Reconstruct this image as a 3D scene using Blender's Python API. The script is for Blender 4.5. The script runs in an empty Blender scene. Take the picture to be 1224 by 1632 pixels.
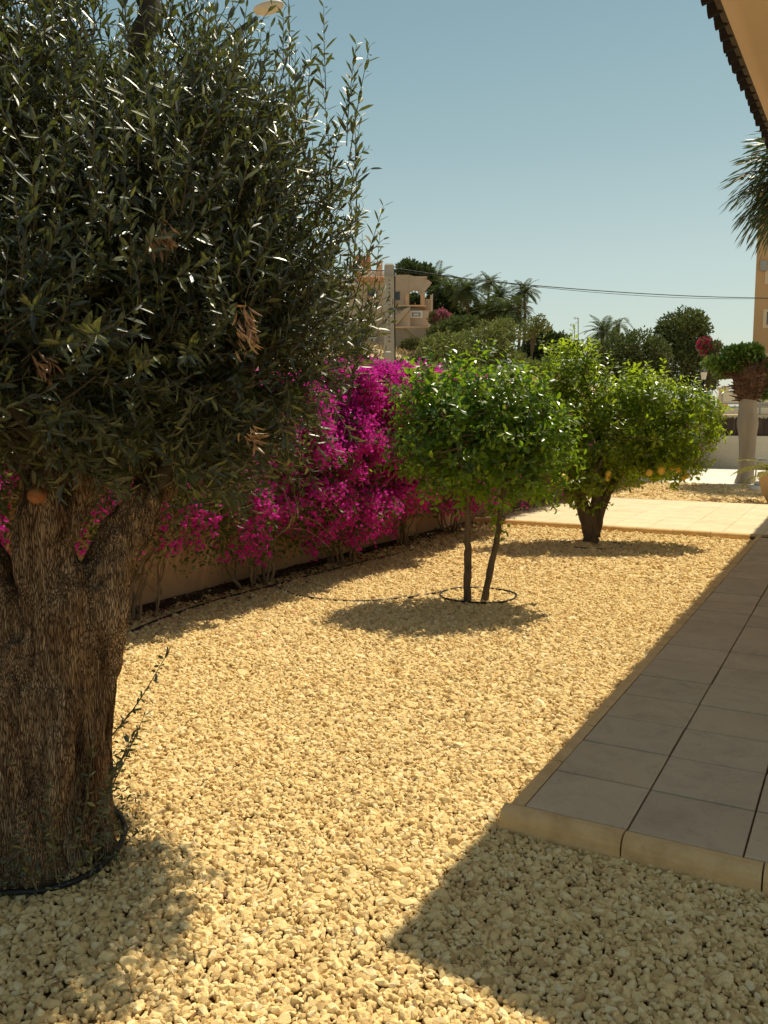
import bpy, bmesh, math, random
import numpy as np
from mathutils import Vector, noise as mnoise
rng = np.random.default_rng(7); random.seed(7)
PI = math.pi
sc = bpy.context.scene

# ---------------------------------------------------------------- camera
FPX = 1367.0; H = 1.6; PITCH = math.atan(148/FPX); PSI = math.radians(29.1)
cam = bpy.data.cameras.new('camera'); co = bpy.data.objects.new('camera', cam)
sc.collection.objects.link(co); sc.camera = co
co.location = (0, 0, H); co.rotation_euler = (PI/2-PITCH, 0, PSI)
cam.sensor_fit = 'VERTICAL'; cam.sensor_height = 24; cam.lens = 24*FPX/1632
cam.clip_end = 6000; cam.clip_start = 0.05
# ---------------------------------------------------------------- light
SUN = np.array([.07, .50, 1.0]); SUN /= np.linalg.norm(SUN)
EL = math.asin(SUN[2]); ROT = math.atan2(SUN[0], SUN[1])
w = bpy.data.worlds.new('World'); sc.world = w; w.use_nodes = True
nt = w.node_tree; bg = nt.nodes['Background']
sky = nt.nodes.new('ShaderNodeTexSky'); sky.sky_type = 'NISHITA'; sky.sun_disc = False
sky.sun_elevation = EL; sky.sun_rotation = ROT; sky.air_density = 1.0; sky.dust_density = 1.2; sky.ozone_density = 1.3
tint = nt.nodes.new('ShaderNodeMix'); tint.data_type = 'RGBA'; tint.blend_type = 'MULTIPLY'
tint.inputs['Factor'].default_value = 1; tint.inputs[7].default_value = (.571, .51, .324, 1)
gam = nt.nodes.new('ShaderNodeGamma'); gam.inputs[1].default_value = 1.5
nt.links.new(sky.outputs[0], gam.inputs[0]); nt.links.new(gam.outputs[0], tint.inputs[6]); 
geo = nt.nodes.new('ShaderNodeTexCoord'); sep = nt.nodes.new('ShaderNodeSeparateXYZ'); nt.links.new(geo.outputs['Generated'], sep.inputs[0])
ramp = nt.nodes.new('ShaderNodeValToRGB'); nt.links.new(sep.outputs['Z'], ramp.inputs[0]); els = ramp.color_ramp.elements
while len(els) < 6: els.new(.5)
for e_, (p_, c_) in zip(els, ((0, (.66, .71, .68)), (.17, (.55, .66, .655)), (.29, (.37, .525, .55)), (.41, (.26, .415, .47)), (.62, (.24, .31, .35)), (1, (.17, .20, .235)))):
    e_.position = p_; e_.color = (*c_, 1)
hz = nt.nodes.new('ShaderNodeMix'); hz.data_type = 'RGBA'; hz.blend_type = 'MULTIPLY'; hz.inputs['Factor'].default_value = 1; hz.inputs[7].default_value = (9.5, 9.5, 9.5, 1)
nt.links.new(ramp.outputs[0], hz.inputs[6])
mixs = nt.nodes.new('ShaderNodeMix'); mixs.data_type = 'RGBA'; mixs.inputs['Factor'].default_value = .7
nt.links.new(tint.outputs[2], mixs.inputs[6]); nt.links.new(hz.outputs[2], mixs.inputs[7]); nt.links.new(mixs.outputs[2], bg.inputs[0])
bg.inputs[1].default_value = 0.105
sl = bpy.data.lights.new('sun', 'SUN'); so = bpy.data.objects.new('sun', sl); sc.collection.objects.link(so)
sl.energy = 5.0; sl.angle = math.radians(.55); sl.color = (1.0, .915, .70)
so.rotation_euler = Vector(SUN).to_track_quat('Z', 'Y').to_euler(); so.location = (0, 0, 40)
sc.view_settings.view_transform = 'Standard'; sc.view_settings.look = 'None'
sc.view_settings.exposure = 0.0; sc.view_settings.gamma = 1
sc.cycles.max_bounces = 6; sc.cycles.diffuse_bounces = 3; sc.cycles.transparent_max_bounces = 6

# ---------------------------------------------------------------- helpers
Rv = np.array([math.cos(PSI), math.sin(PSI), 0]); Fh = np.array([-math.sin(PSI), math.cos(PSI), 0])
def W(px, py, d):
    """world point seen at photo pixel px,py at horizontal depth d (used to measure where things stand)"""
    F = Fh*math.cos(PITCH)-np.array([0, 0, math.sin(PITCH)]); U = np.cross(Rv, F)
    r = F+Rv*(px-612)/FPX-U*(py-816)/FPX
    return np.array([0, 0, H])+r*d/np.dot(r, Fh)
def RD(r, d, z=0): return np.array([0, 0, z])+Rv*r+Fh*d
def unit(v):
    v = np.asarray(v, float); return v/(np.linalg.norm(v, axis=-1, keepdims=True)+1e-12)

def mk(name, V, F, mat, parent=None, smooth=False, loc=None):
    """F: list of (M,k) arrays or one array"""
    if isinstance(F, np.ndarray): F = [F]
    me = bpy.data.meshes.new(name); V = np.asarray(V, np.float32)
    F = [np.asarray(f, np.int32) for f in F if len(f)]
    me.vertices.add(len(V)); me.vertices.foreach_set('co', V.ravel())
    li = np.concatenate([f.ravel() for f in F]); tot = np.concatenate([np.full(len(f), f.shape[1], np.int32) for f in F])
    me.loops.add(len(li)); me.loops.foreach_set('vertex_index', li)
    me.polygons.add(len(tot)); me.polygons.foreach_set('loop_start', np.concatenate([[0], np.cumsum(tot)[:-1]]).astype(np.int32))
    me.polygons.foreach_set('use_smooth', np.full(len(tot), smooth, bool))
    me.update(calc_edges=True); me.validate()
    o = bpy.data.objects.new(name, me); sc.collection.objects.link(o)
    if mat: me.materials.append(mat)
    if parent is not None:
        o.parent = parent; o.location = (0, 0, 0) if parent.parent or parent.type == 'MESH' else -Vector(parent.location)
    return o
def tag(o, label=None, cat=None, group=None, kind=None):
    if label: o['label'] = label
    if cat: o['category'] = cat
    if group: o['group'] = group
    if kind: o['kind'] = kind
    return o
def thing(name, label, cat, loc=(0, 0, 0), group=None):
    o = bpy.data.objects.new(name, None); sc.collection.objects.link(o); o.location = Vector([float(c) for c in loc])
    o.empty_display_size = .1
    return tag(o, label, cat, group)

class MB:
    def __init__(s): s.V = []; s.F = {}; s.n = 0
    def add(s, V, F):
        V = np.asarray(V, float)
        for f in (F if isinstance(F, list) else [F]):
            f = np.asarray(f)
            if len(f): s.F.setdefault(f.shape[1], []).append(f+s.n)
        s.V.append(V); s.n += len(V)
    def box(s, a, b, ax=None, o=None, bev=0):
        """a,b opposite corners in the frame ax (3 rows) with origin o"""
        a, b = np.minimum(a, b).astype(float), np.maximum(a, b).astype(float)
        if bev <= 0:
            c = np.array([[x, y, z] for z in (a[2], b[2]) for y in (a[1], b[1]) for x in (a[0], b[0])])
            F = np.array([[0, 2, 3, 1], [4, 5, 7, 6], [0, 1, 5, 4], [2, 6, 7, 3], [0, 4, 6, 2], [1, 3, 7, 5]])
        else:
            e = bev
            def ring(i, z): return [[a[0]+i, a[1]+i, z], [b[0]-i, a[1]+i, z], [b[0]-i, b[1]-i, z], [a[0]+i, b[1]-i, z]]
            c = np.array(ring(0, a[2])+ring(0, b[2]-e)+ring(e*.35, b[2]-e*.35)+ring(e, b[2]))
            F = [[3, 2, 1, 0], [12, 13, 14, 15]]
            for k in range(3):
                for i in range(4):
                    j = (i+1) % 4; F.append([4*k+i, 4*k+j, 4*k+4+j, 4*k+4+i])
            F = np.array(F)
        if ax is not None: c = c@np.asarray(ax)
        if o is not None: c = c+np.asarray(o)
        s.add(c, F); return s
    def tube(s, P, r, n=6, cap=True):
        V, F = tube(P, r, n, cap); s.add(V, F); return s
    def prism(s, poly, h0, h1, ax=None, o=None):
        """poly (x,z) outline extruded along y from h0 to h1 in frame ax"""
        n = len(poly); c = np.array([[p[0], h0, p[1]] for p in poly]+[[p[0], h1, p[1]] for p in poly], float)
        q = [[i, (i+1) % n, n+(i+1) % n, n+i] for i in range(n)]
        if ax is not None: c = c@np.asarray(ax)
        if o is not None: c = c+np.asarray(o)
        s.add(c, [np.array(q)]); k = s.n-2*n
        s.F.setdefault(n, []).append(np.array([list(range(k+n-1, k-1, -1)), list(range(k+n, k+2*n))])); return s
    def lathe(s, prof, c, n=20):
        A = np.linspace(0, 2*PI, n, endpoint=False); V = []
        for r, z in prof: V += [[c[0]+r*math.cos(t), c[1]+r*math.sin(t), c[2]+z] for t in A]
        m = len(prof); F = [[k*n+i, k*n+(i+1) % n, (k+1)*n+(i+1) % n, (k+1)*n+i] for k in range(m-1) for i in range(n)]
        s.add(V, np.array(F)); return s
    def build(s, name, mat, parent=None, smooth=False):
        return mk(name, np.concatenate(s.V), [np.concatenate(f) for f in s.F.values()], mat, parent, smooth)
def tube(P, r, n=6, cap=True):
    P = np.asarray(P, float); m = len(P); r = np.full(m, r) if np.isscalar(r) else np.asarray(r, float)
    T = np.gradient(P, axis=0); T = unit(T)
    ref = np.array([0, 0, 1.]) if abs(T[0, 2]) < .9 else np.array([1., 0, 0])
    V = []
    u = unit(np.cross(T[0], ref))
    for i in range(m):
        u = unit(u-T[i]*np.dot(u, T[i])); v = np.cross(T[i], u)
        a = np.arange(n)*2*PI/n
        V.append(P[i]+r[i]*(np.outer(np.cos(a), u)+np.outer(np.sin(a), v)))
    V = np.concatenate(V)
    i, k = np.meshgrid(np.arange(n), np.arange(m-1)); i = i.ravel(); k = k.ravel(); j = (i+1) % n
    F = [np.stack([k*n+i, k*n+j, (k+1)*n+j, (k+1)*n+i], 1)]
    if cap and n > 2: F.append(np.array([list(range(n-1, -1, -1)), list(range((m-1)*n, m*n))]))
    return V, F
def spline(pts, n=12):
    pts = np.asarray(pts, float); m = len(pts)
    P = np.concatenate([[2*pts[0]-pts[1]], pts, [2*pts[-1]-pts[-2]]]); out = []
    for k in range(m-1):
        p0, p1, p2, p3 = P[k:k+4]
        for t in np.linspace(0, 1, n, endpoint=False):
            out.append(.5*(2*p1+(p2-p0)*t+(2*p0-5*p1+4*p2-p3)*t*t+(3*p1-p0-3*p2+p3)*t**3))
    out.append(pts[-1]); return np.array(out)
def leaves(P, D, N, L, Wd, fold=.25, curl=.12, wide=.42):
    """pointed folded leaves: 8 vertices, 8 triangles each"""
    P = np.asarray(P, float); n = len(P); D = unit(D); S = unit(np.cross(D, N)); N2 = np.cross(S, D)
    L = np.broadcast_to(L, n)[:, None]; Wd = np.broadcast_to(Wd, n)[:, None]
    t = [0, wide*.55, wide*.55, wide*.55, .72, .72, .72, 1.0]
    sx = [0, -.85, 0, .85, -.8, 0, .8, 0]
    V = np.zeros((n, 8, 3))
    for k in range(8):
        up = (fold*abs(sx[k]))*Wd*.5-curl*L*t[k]**2
        V[:, k] = P+D*L*t[k]+S*(Wd*.5*sx[k])+N2*up
    T = np.array([[0, 2, 1], [0, 3, 2], [1, 2, 5], [1, 5, 4], [2, 3, 6], [2, 6, 5], [4, 5, 7], [5, 6, 7]])
    F = (np.arange(n)*8)[:, None, None]+T[None]
    return V.reshape(-1, 3), F.reshape(-1, 3)
def quads(P, D, N, L, Wd):
    """small diamond faces (distant leaf tufts, petals)"""
    P = np.asarray(P, float); n = len(P); D = unit(D); S = unit(np.cross(D, N)); N2 = np.cross(S, D)
    L = np.broadcast_to(L, n)[:, None]; Wd = np.broadcast_to(Wd, n)[:, None]
    V = np.stack([P, P+D*L*.55-S*Wd*.5+N2*Wd*.15, P+D*L, P+D*L*.5+S*Wd*.5+N2*Wd*.1], 1)
    F = (np.arange(n)*4)[:, None]+np.array([0, 3, 2, 1])
    return V.reshape(-1, 3), F
def rdir(n):
    v = rng.normal(size=(n, 3)); return unit(v)

# ---------------------------------------------------------------- materials
def srgb(c):
    return tuple((x/12.92 if x <= .04045 else ((x+.055)/1.055)**2.4) for x in c)
class NT:
    def __init__(s, name):
        s.m = bpy.data.materials.new(name); s.m.use_nodes = True; s.t = s.m.node_tree; s.b = s.t.nodes['Principled BSDF']
    def n(s, t, **k):
        x = s.t.nodes.new(t)
        for a, v in k.items(): setattr(x, a, v)
        return x
    def l(s, a, b): s.t.links.new(a, b)
    def coord(s, scale=(1, 1, 1)):
        tc = s.n('ShaderNodeTexCoord'); mp = s.n('ShaderNodeMapping'); s.l(tc.outputs['Object'], mp.inputs[0]); mp.inputs['Scale'].default_value = scale
        return mp.outputs[0]
    def noise(s, scale, detail=4, rough=.55, sc_=(1, 1, 1), dist=0):
        x = s.n('ShaderNodeTexNoise'); s.l(s.coord(sc_), x.inputs['Vector']); x.inputs['Scale'].default_value = scale
        x.inputs['Detail'].default_value = detail; x.inputs['Roughness'].default_value = rough; x.inputs['Distortion'].default_value = dist
        return x.outputs['Fac']
    def ramp(s, fac, stops):
        r = s.n('ShaderNodeValToRGB'); s.l(fac, r.inputs[0]); e = r.color_ramp.elements
        while len(e) < len(stops): e.new(.5)
        for q, (p, c) in zip(e, stops): q.position = p; q.color = (*c, 1) if len(c) == 3 else c
        return r.outputs[0]
    def mix(s, f, a, b, mode='MIX'):
        x = s.n('ShaderNodeMix', data_type='RGBA', blend_type=mode)
        for v, i in ((f, 0), (a, 6), (b, 7)):
            if hasattr(v, 'links'): s.l(v, x.inputs[i])
            else: x.inputs[i].default_value = v if i == 0 else (*v, 1)
        return x.outputs[2]
    def bump(s, h, strength=.5, dist=.01, prev=None):
        b = s.n('ShaderNodeBump'); s.l(h, b.inputs['Height']); b.inputs['Strength'].default_value = strength; b.inputs['Distance'].default_value = dist
        if prev is not None: s.l(prev, b.inputs['Normal'])
        return b.outputs[0]
    def done(s, col, rough=.7, normal=None, spec=.3, metal=0):
        if hasattr(col, 'links'): s.l(col, s.b.inputs['Base Color'])
        else: s.b.inputs['Base Color'].default_value = (*col, 1)
        if hasattr(rough, 'links'): s.l(rough, s.b.inputs['Roughness'])
        else: s.b.inputs['Roughness'].default_value = rough
        s.b.inputs['Specular IOR Level'].default_value = spec; s.b.inputs['Metallic'].default_value = metal
        if normal is not None: s.l(normal, s.b.inputs['Normal'])
        return s.m
def mottled(name, a, b, scale=6, rough=.8, bs=60, bstr=.4, bd=.004, spec=.25, c=None, stretch=(1, 1, 1)):
    m = NT(name); f = m.noise(scale, 6, .6, stretch)
    st = [(.3, a), (.7, b)] if c is None else [(.25, a), (.55, b), (.8, c)]
    return m.done(m.ramp(f, st), rough, m.bump(m.noise(bs, 5, .6, stretch), bstr, bd), spec)
def leafmat(name, cols, back=None, trans=(.25, .35, .05), tf=.3, rough=.35, spec=.5):
    m = NT(name); g = m.n('ShaderNodeNewGeometry')
    n_ = len(cols); base = m.ramp(g.outputs['Random Per Island'], [((i+.5)/n_, c) for i, c in enumerate(cols)])
    if back is not None: base = m.mix(g.outputs['Backfacing'], base, back)
    m.done(base, rough, None, spec)
    tr = m.n('ShaderNodeBsdfTranslucent'); tr.inputs[0].default_value = (*trans, 1)
    mx = m.n('ShaderNodeMixShader'); mx.inputs[0].default_value = tf
    m.l(m.b.outputs[0], mx.inputs[1]); m.l(tr.outputs[0], mx.inputs[2])
    m.l(mx.outputs[0], m.t.nodes['Material Output'].inputs[0]); return m.m

M = {}
def gravel_mat():
    m = NT('gravel stone'); oi = m.n('ShaderNodeObjectInfo')
    c = m.ramp(oi.outputs['Random'], [(0, (.34, .20, .08)), (.1, (.60, .40, .17)), (.35, (.82, .59, .27)), (.8, (.94, .715, .36)), (1, (.97, .83, .52))])
    c = m.mix(.35, c, m.ramp(m.noise(1.3, 4), [(.3, (.75, .52, .22)), (.7, (.94, .72, .38))]))
    return m.done(c, .85, m.bump(m.noise(4, 4), .3, .05), .15)
M['stone'] = gravel_mat()
M['gravel_base'] = mottled('gravel bed', (.20, .12, .045), (.36, .23, .10), 90, .9, 70, 1, .02, .1)
def slab_mat(name, a, b, c):
    m = NT(name); g = m.n('ShaderNodeNewGeometry')
    f = m.ramp(m.noise(2.2, 6, .65), [(.3, a), (.7, b)])
    f = m.mix(.45, f, m.ramp(g.outputs['Random Per Island'], [(0, a), (.5, b), (1, c)]))
    st = m.ramp(m.noise(4.5, 6, .75, dist=.8), [(.38, (1.08, 1.04, 1.0)), (.5, (1, 1, 1)), (.68, (.66, .62, .60))])
    f = m.mix(.5, f, st, 'MULTIPLY'); ch = m.ramp(m.noise(38, 6, .8), [(.30, (.55, .52, .5)), (.42, (1, 1, 1))]); f = m.mix(.7, f, ch, 'MULTIPLY')
    sp = m.ramp(m.noise(260, 2), [(.3, (.8, .8, .8)), (.5, (1, 1, 1))]); f = m.mix(.5, f, sp, 'MULTIPLY')
    return m.done(f, .8, m.bump(m.noise(180, 4), .25, .002, m.bump(m.noise(5, 3), .3, .01)), .25)
M['slab'] = slab_mat('paving slab', (.52, .39, .255), (.66, .51, .34), (.60, .43, .27))
M['walk'] = slab_mat('walkway slab', (.66, .54, .34), (.76, .64, .43), (.70, .56, .36))
M['joint'] = mottled('joint sand', (.10, .075, .05), (.18, .13, .08), 30)
M['kerb'] = mottled('kerb stone', (.54, .33, .14), (.78, .52, .25), 7, .85, 90, .7, .005, .15, (.60, .40, .20))
M['wall'] = mottled('garden wall render', (.44, .27, .15), (.60, .39, .23), 2.2, .9, 90, .5, .004, .1)
M['earth'] = mottled('dry earth', (.36, .25, .14), (.56, .42, .25), .35, .95, 1.4, 1, .25, .1, (.30, .25, .12))
M['plaster'] = mottled('house plaster', (.76, .60, .45), (.83, .67, .51), 1.2, .9, 140, .3, .003, .1)
M['tile_dark'] = mottled('weathered roof tile', (.010, .009, .010), (.028, .022, .02), 5, .9, 60, .4)
M['tile'] = mottled('clay roof tile', (.42, .2, .1), (.6, .34, .2), 3, .9, 40, .4)
M['mortar'] = mottled('roof mortar', (.09, .08, .07), (.15, .13, .115), 20)
M['concrete'] = mottled('pole concrete', (.35, .32, .265), (.46, .42, .35), 1.4, .9, 40, .3)
M['hose'] = NT('black hose').done((.012, .012, .013), .45, None, .4)
M['black'] = NT('black metal').done((.012, .013, .015), .5)
M['glass'] = NT('dark window glass').done((.015, .02, .025), .08, None, .6)
M['grey'] = mottled('grey metal', (.28, .28, .27), (.36, .36, .35), 8, .45)
M['white'] = mottled('white paint', (.70, .68, .62), (.8, .78, .72), 5, .6)
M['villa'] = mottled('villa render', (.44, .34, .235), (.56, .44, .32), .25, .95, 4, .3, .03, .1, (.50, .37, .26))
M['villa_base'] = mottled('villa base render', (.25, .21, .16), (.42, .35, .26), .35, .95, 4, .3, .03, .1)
M['villa_arch'] = mottled('apricot render', (.62, .38, .21), (.72, .46, .27), .6, .95)
M['terracotta'] = mottled('terracotta', (.5, .2, .1), (.62, .28, .15), 4)
M['apart'] = mottled('apartment render', (.50, .31, .16), (.56, .36, .19), .2, .9, 5, .2, .01, .1)
M['band'] = mottled('cream band', (.62, .48, .32), (.7, .56, .38), .6)
M['farwall'] = mottled('white block wall', (.60, .52, .40), (.76, .68, .54), .8, .9, 30, .4, .01)
M['reed'] = mottled('reed screen', (.05, .035, .028), (.15, .10, .075), 3, .9, 20, .6, .02, .1, None, (6, 6, .35))
M['paving_white'] = mottled('pale stone paving', (.66, .62, .55), (.82, .78, .70), 1.2)
M['blue'] = NT('sign blue').done((.01, .09, .33), .4)
def bark_mat():
    m = NT('olive bark'); f1 = m.noise(14, 8, .68, (2.6, 2.6, .42), .6)
    v = m.n('ShaderNodeTexVoronoi', feature='DISTANCE_TO_EDGE'); mp = m.coord((36, 36, 2.7))
    wn = m.n('ShaderNodeTexNoise'); m.l(m.coord((1.6, 1.6, .7)), wn.inputs['Vector']); wn.inputs['Detail'].default_value = 1.5
    ad = m.n('ShaderNodeVectorMath', operation='MULTIPLY_ADD'); m.l(wn.outputs['Color'], ad.inputs[0]); ad.inputs[1].default_value = (1.6, 1.6, .7); m.l(mp, ad.inputs[2]); m.l(ad.outputs[0], v.inputs['Vector'])
    crack = m.ramp(v.outputs['Distance'], [(.0, (.05, .04, .035)), (.05, (.34, .29, .26)), (.17, (.92, .9, .88)), (.5, (1.25, 1.22, 1.18))])
    c = m.ramp(f1, [(.32, (.26, .17, .11)), (.45, (.50, .345, .21)), (.58, (.70, .51, .33)), (.74, (.86, .69, .49))])
    c = m.mix(.92, c, crack, 'MULTIPLY')
    furrow_shade = m.ramp(m.noise(3.2, 5, .6, (3.4, 3.4, .38), .5), [(.36, (.20, .16, .13)), (.47, (.75, .72, .68)), (.60, (1.15, 1.12, 1.08))]); c = m.mix(.9, c, furrow_shade, 'MULTIPLY')  # shade of the trunk flutes painted into the bark colour as dark furrows
    c = m.mix(m.ramp(m.noise(3.5, 3), [(.58, (0, 0, 0)), (.75, (.5, .5, .5))]), c, (.32, .14, .055))
    return m.done(c, .92, m.bump(crack, 1, .012, m.bump(f1, 1, .03, m.bump(furrow_shade, 1, .05))), .15)
M['olive_bark'] = bark_mat()
M['bark'] = mottled('citrus bark', (.07, .05, .035), (.17, .125, .08), 14, .9, 60, .8, .006, .15, (.11, .075, .045), (1, 1, .4))
M['twig'] = mottled('olive twig', (.06, .05, .032), (.14, .12, .075), 20)
M['stem'] = mottled('bougainvillea stem', (.16, .11, .07), (.34, .25, .16), 12, .9, 60, .6, .005, .1, None, (1, 1, .4))
M['palmtrunk'] = mottled('palm trunk', (.10, .08, .06), (.22, .18, .13), 3, .95, 10, .8, .05, .1, None, (1, 1, 3))
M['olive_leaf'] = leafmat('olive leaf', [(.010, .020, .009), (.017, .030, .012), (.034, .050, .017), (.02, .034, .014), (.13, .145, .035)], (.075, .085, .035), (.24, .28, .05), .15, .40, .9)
M['dead_leaf'] = leafmat('dry leaf', [(.22, .11, .05), (.32, .18, .09)], None, (.35, .2, .08), .25)
M['orange_leaf'] = leafmat('orange tree leaf', [(.015, .046, .008), (.032, .09, .012), (.065, .15, .016), (.024, .065, .009), (.24, .32, .02)], (.05, .11, .025), (.38, .62, .02), .36, .30, .6)
M['lemon_leaf'] = leafmat('lemon tree leaf', [(.022, .052, .009), (.05, .10, .014), (.10, .18, .02), (.035, .075, .011), (.34, .42, .03)], (.06, .10, .025), (.55, .72, .03), .42, .32, .5)
M['boug_leaf'] = leafmat('bougainvillea leaf', [(.04, .06, .015), (.07, .11, .022), (.12, .15, .04)], None, (.2, .3, .04), .3)
M['bract'] = leafmat('magenta bract', [(.60, .02, .34), (.72, .04, .44), (.84, .09, .55), (.48, .015, .24)], None, (.85, .05, .55), .45, .6, .15)
M['redbract'] = leafmat('crimson bract', [(.35, .01, .07), (.45, .02, .12)], None, (.5, .02, .12), .35, .6, .15)
def farleaf(name, cols, tr=(.1, .14, .03)): return leafmat(name, cols, None, tr, .2, .7, .15)
M['pine'] = farleaf('pine needles', [(.08, .105, .036), (.125, .15, .052), (.175, .19, .07)])
M['pinelight'] = farleaf('grey green needles', [(.20, .225, .07), (.30, .32, .10), (.38, .38, .14)])
M['darkgreen'] = farleaf('dark foliage', [(.035, .058, .026), (.06, .09, .036), (.09, .12, .05)])
M['palmleaf'] = farleaf('palm frond', [(.06, .085, .03), (.10, .135, .045), (.17, .19, .065)])
M['shrub'] = farleaf('dry shrub', [(.13, .12, .05), (.20, .17, .08), (.09, .10, .04)])
M['cycad'] = farleaf('yellow green frond', [(.22, .22, .04), (.36, .33, .06), (.42, .36, .10)], (.4, .4, .06))
M['ivy'] = leafmat('light green leaves', [(.08, .14, .025), (.14, .22, .04), (.24, .34, .07)], None, (.3, .42, .05), .3, .35, .5)
M['boot'] = mottled('palm boots', (.05, .026, .016), (.26, .15, .09), 14, .95, 30, .8, .02, .1)
M['coltrunk'] = mottled('smooth grey trunk', (.30, .235, .165), (.46, .375, .27), 2.5, .9, 30, .5, .01, .1, None, (1.5, 1.5, .35))
def fruitmat(name, a, b):
    m = NT(name); return m.done(m.ramp(m.noise(20, 3), [(.3, a), (.7, b)]), .45, m.bump(m.noise(300, 2), .3, .001), .4)
M['lemon'] = fruitmat('ripe citrus skin', (.90, .50, .06), (.95, .66, .12))
M['greenfruit'] = fruitmat('unripe citrus skin', (.10, .18, .03), (.16, .24, .05))

# ---------------------------------------------------------------- terrain
def hill_z(P):
    P = np.asarray(P, float); d = P[..., 0]*Fh[0]+P[..., 1]*Fh[1]; r = P[..., 0]*Rv[0]+P[..., 1]*Rv[1]
    q = np.clip(r/np.maximum(d, 1), -2, 2)
    A = np.interp(q, [-2, -.6, -.3, 0, .1, .2, .3, .45, 1], [4, 10, 10, 7.8, 6.4, 5.6, 3.5, 1.9, 1.6])
    s = np.clip((d-36)/46, 0, 1); s = s*s*(3-2*s)
    t = np.clip((d-84)/200, 0, 1)
    return A*s*(1-.6*t)-.06
rad = np.concatenate([[.5], np.geomspace(2, 2600, 120)]); ang = np.linspace(0, 2*PI, 241)[:-1]
V = []
for R_ in rad:
    for a in ang: V.append([R_*math.cos(a), R_*math.sin(a), 0])
V = np.array(V); V[:, 2] = hill_z(V)
dd = np.hypot(V[:, 0], V[:, 1])
V[:, 2] += np.array([mnoise.noise(Vector((v[0]*.13, v[1]*.13, 0)))*1.0+mnoise.noise(Vector((v[0]*.5, v[1]*.5, 3)))*.35 for v in V])*np.clip((dd-42)/20, 0, 1)*(dd < 300)
na = len(ang); F = np.array([[k*na+i, k*na+(i+1) % na, (k+1)*na+(i+1) % na, (k+1)*na+i] for k in range(len(rad)-1) for i in range(na)])
V = np.concatenate([V, [[0, 0, -.06]]]); Fc = np.array([[len(V)-1, (i+1) % na, i] for i in range(na)])
# faces wound to face up
tag(mk('ground', V, [F[:, ::-1], Fc[:, ::-1]], M['earth'], smooth=True), kind='structure')
def sheet(name, x0, x1, y0, y1, z, mat):
    return tag(mk(name, [[x0, y0, z], [x1, y0, z], [x1, y1, z], [x0, y1, z]], np.array([[0, 1, 2, 3]]), mat), kind='structure')
XW = -5.28
def gravel_sheet(name, x0, x1, y0, y1):
    return sheet(name, x0, x1, y0, y1, -.016, M['gravel_base'])
gravel_sheet('gravel_bed', XW-.05, 3, -3, 12.2)
sheet('gravel_bed', XW-.05, 3, 16.7, 22.3, -.012, M['gravel_base'])
sheet('pavement', -5.2, 6, 22.3, 30.1, .0, M['paving_white'])
mb = MB(); mb.box((-5.3, 30.42, -.4), (60, 75, 1.62)); tag(mb.build('terrace', M['walk']), kind='structure')

# ---------------------------------------------------------------- gravel stones (geometry nodes instances, uncountable)
def stones_points():
    out = []
    def area(x0, x1, y0, y1, s, size):
        nx = int((x1-x0)/s); ny = int((y1-y0)/s)
        X, Y = np.meshgrid(x0+(np.arange(nx)+.5)*s, y0+(np.arange(ny)+.5)*s)
        X = X.ravel()+rng.uniform(-.6, .6, nx*ny)*s; Y = Y.ravel()+rng.uniform(-.6, .6, nx*ny)*s
        d = X*Fh[0]+Y*Fh[1]; r = X*Rv[0]+Y*Rv[1]
        ok = (d > 1.35) & (abs(r) < .62*d+.35) & ~((X > -1.15) & (Y > 3.04))
        X, Y, d = X[ok], Y[ok], d[ok]; n = len(X)
        sz = size*rng.lognormal(0, .30, n)
        Z = rng.uniform(-.011, .007, n)*size/.014
        S = np.stack([sz, sz*rng.uniform(.65, .95, n), sz*rng.uniform(.45, .75, n)], 1)
        out.append((np.stack([X, Y, Z], 1), S))
    area(XW, 1.6, .5, 4.0, .0145, .0105)
    area(XW, -1.15, 4.0, 8.5, .0180, .0128)
    area(XW, -1.15, 8.5, 12.2, .026, .018)
    area(XW, 1.5, 16.7, 22.3, .042, .027)
    return np.concatenate([o[0] for o in out]), np.concatenate([o[1] for o in out])
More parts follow.
